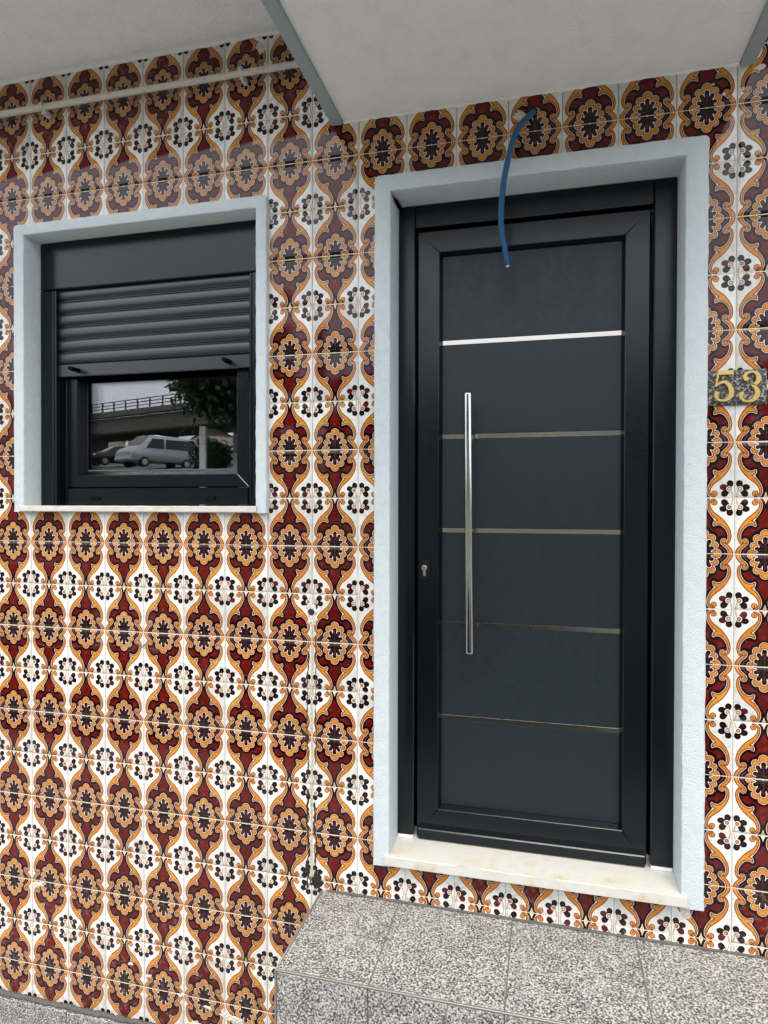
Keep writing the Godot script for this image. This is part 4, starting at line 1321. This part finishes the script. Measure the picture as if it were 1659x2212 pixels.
func build_viaduct():
	# deck from the far left to the nearer right, on round-shouldered piers
	var a := Vector3(-106.0, 15.6, 109.0); var b := Vector3(-10.0, 15.6, 78.0)
	var d := (b - a).normalized()
	var nn := d.cross(Vector3.UP).normalized()
	var v := thing("road_viaduct", "concrete road viaduct with a steel railing beyond the trees", "viaduct", a)
	var L := a.distance_to(b)
	v.rotation.y = atan2(-d.z, d.x)
	obj("deck", box_mesh(Vector3(0, -3.6, -4.5), Vector3(L, -0.9, 4.5), 0.3), M.concrete, v)
	obj("edge_beam", box_mesh(Vector3(-2, -0.9, 4.3), Vector3(L + 2, 0.0, 5.4), 0.05), M.concrete, v)
	obj("edge_beam", box_mesh(Vector3(-2, -0.9, -5.4), Vector3(L + 2, 0.0, -4.3), 0.05), M.concrete, v)
	for x in range(10, int(L), 19):
		obj("pier", box_mesh(Vector3(x - 1.1, -14.0, -2.4), Vector3(x + 1.1, -3.55, 2.4), 0.4), M.concrete, v)
	var rail := start()
	var post := box_mesh(Vector3(-0.09, 0.0, -0.09), Vector3(0.09, 1.5, 0.09))
	for z in [-5.2, 5.2]:
		for y in [0.5, 1.0, 1.5]: box(rail, Vector3(0, y - 0.06, z - 0.06), Vector3(L, y + 0.06, z + 0.06))
		for x in range(0, int(L), 3):
			obj("railing_post", post, M.rail, v).position = Vector3(x, 0, z)
	obj("railing", done(rail), M.rail, v)
	var lamp := thing("street_lamp", "curved grey street lamp standing on the viaduct", "street lamp", a + d * 52.0 + Vector3(0, 0, 0))
	obj("pole", tube_mesh([Vector3(0, -0.9, 0), Vector3(0, 1.8, 0), Vector3(0.6, 2.5, 0), Vector3(2.2, 2.7, 0)], [0.14, 0.11, 0.09, 0.08], 8), M.rail, lamp)
	obj("lantern", box_mesh(Vector3(2.1, 2.55, -0.15), Vector3(3.1, 2.78, 0.15), 0.06), M.rail, lamp)

func build_far():
	build_viaduct()
	tree(Vector3(-11.0, ground_height(24.0), 24.0), 8.2, Vector3(3.4, 3.3, 2.8), 18000, 1, "dark broad tree opposite the window")
	tree(Vector3(-6.6, ground_height(25.5), 25.5), 4.9, Vector3(3.2, 2.0, 2.8), 9000, 2, "dark broad tree opposite the door")
	tree(Vector3(-0.6, ground_height(24.5), 24.5), 4.3, Vector3(3.4, 1.8, 2.6), 9000, 3, "leafy tree across the street facing the door")
	tree(Vector3(5.4, ground_height(25.0), 25.0), 4.7, Vector3(3.2, 1.9, 2.6), 9000, 4, "leafy tree across the street facing the number plate")
	tree(Vector3(12.0, ground_height(24.0), 24.0), 5.1, Vector3(3.2, 2.1, 2.6), 7000, 5, "leafy tree across the street past the steps")
	# shrub by the van
	var bush := thing("roadside_shrub", "leafy shrub growing beside the parked van", "shrub", Vector3(-14.5, ground_height(27.0), 27.0))
	var st := start()
	var rr := RandomNumberGenerator.new(); rr.seed = 44
	crown(st, Vector3(0, 1.0, 0), Vector3(1.1, 1.1, 1.0), 2500, 0.14, rr)
	obj("foliage", done(st), M.leaf, bush)
	# house at the edge of the mirrored view, with a balcony and a dish
	var h := thing("corner_house", "cream house with a railed balcony and a satellite dish", "house", Vector3(-23.2, ground_height(26.0), 27.0), -0.55)
	obj("wall", box_mesh(Vector3(-6, -0.5, -4), Vector3(0, 3.6, 4)), M.house_paint, h)
	obj("roof", box_mesh(Vector3(-6.3, 3.6, -4.4), Vector3(0.35, 3.85, 4.4), 0.05), M.roof_tile, h)
	obj("balcony", box_mesh(Vector3(0.0, 1.2, -3.0), Vector3(0.9, 1.35, 2.0)), M.house_paint, h)
	for k in 18: obj("baluster", box_mesh(Vector3(0.82, 1.35, -2.95 + k * 0.28), Vector3(0.87, 2.05, -2.9 + k * 0.28)), M.white_paint, h)
	st = start()
	st.set_smooth_group(0)
	for k in 16:
		for j in 4:
			var p := []
			for e in [[0, 0], [1, 0], [1, 1], [0, 1]]:
				var r: float = (j + e[1]) / 4.0 * 0.45; var a: float = TAU * (k + e[0]) / 16
				p.append(Vector3(0.75 - r * r * 0.6, 4.35 + sin(a) * r, -2.6 + cos(a) * r))
			quad(st, p[0], p[1], p[2], p[3])
	tube(st, [Vector3(0.3, 3.8, -2.6), Vector3(0.3, 4.35, -2.6), Vector3(0.72, 4.35, -2.6)], 0.03, 6)
	obj("satellite_dish", done(st), M.silver, h)
	for k in 4:
		var x := -112.0 + k * 13.0
		var f := thing("distant_house", ["far red roofed house", "far low red roofed house", "far red roofed house with a wide gable", "far red roofed house near the piers"][k] + " seen under the viaduct", "house", Vector3(x, ground_height(124.0 + k * 3), 124.0 + k * 3), 0.3 * k, "houses beyond the viaduct")
		obj("wall", box_mesh(Vector3(-5, -1, -4), Vector3(5, 2.2 + 0.3 * k, 4)), M.house_paint, f)
		st = start()
		var y := 2.2 + 0.3 * k
		quad(st, Vector3(-5.4, y, -4.4), Vector3(5.4, y, -4.4), Vector3(5.4, y + 1.6, 0), Vector3(-5.4, y + 1.6, 0))
		quad(st, Vector3(5.4, y, 4.4), Vector3(-5.4, y, 4.4), Vector3(-5.4, y + 1.6, 0), Vector3(5.4, y + 1.6, 0))
		tri(st, Vector3(5.0, y, -4.4), Vector3(5.0, y, 4.4), Vector3(5.0, y + 1.55, 0)); tri(st, Vector3(-5.0, y, 4.4), Vector3(-5.0, y, -4.4), Vector3(-5.0, y + 1.55, 0))
		obj("roof", done(st), M.roof_tile, f)
	var cable := []
	for k in 30:
		var f := k / 29.0
		cable.append(Vector3(lerpf(-26.0, -4.0, f), lerpf(7.3, 9.4, f) - sin(f * PI) * 0.35, lerpf(30.0, 16.0, f)))
	tag(obj("overhead_cable", tube_mesh(cable, 0.025, 6), M.cable), "black overhead cable strung above the street", "cable")
	build_vehicles()

func _ready():
	rng.seed = 1
	wob.seed = 5
	wob.frequency = 0.02
	wob.fractal_octaves = 3
	set_view()
	make_materials()
	build_street()
	build_wall()
	build_slabs()
	build_room()
	build_steps()
	build_window()
	build_door()
	build_number()
	build_conduits()
	build_far()
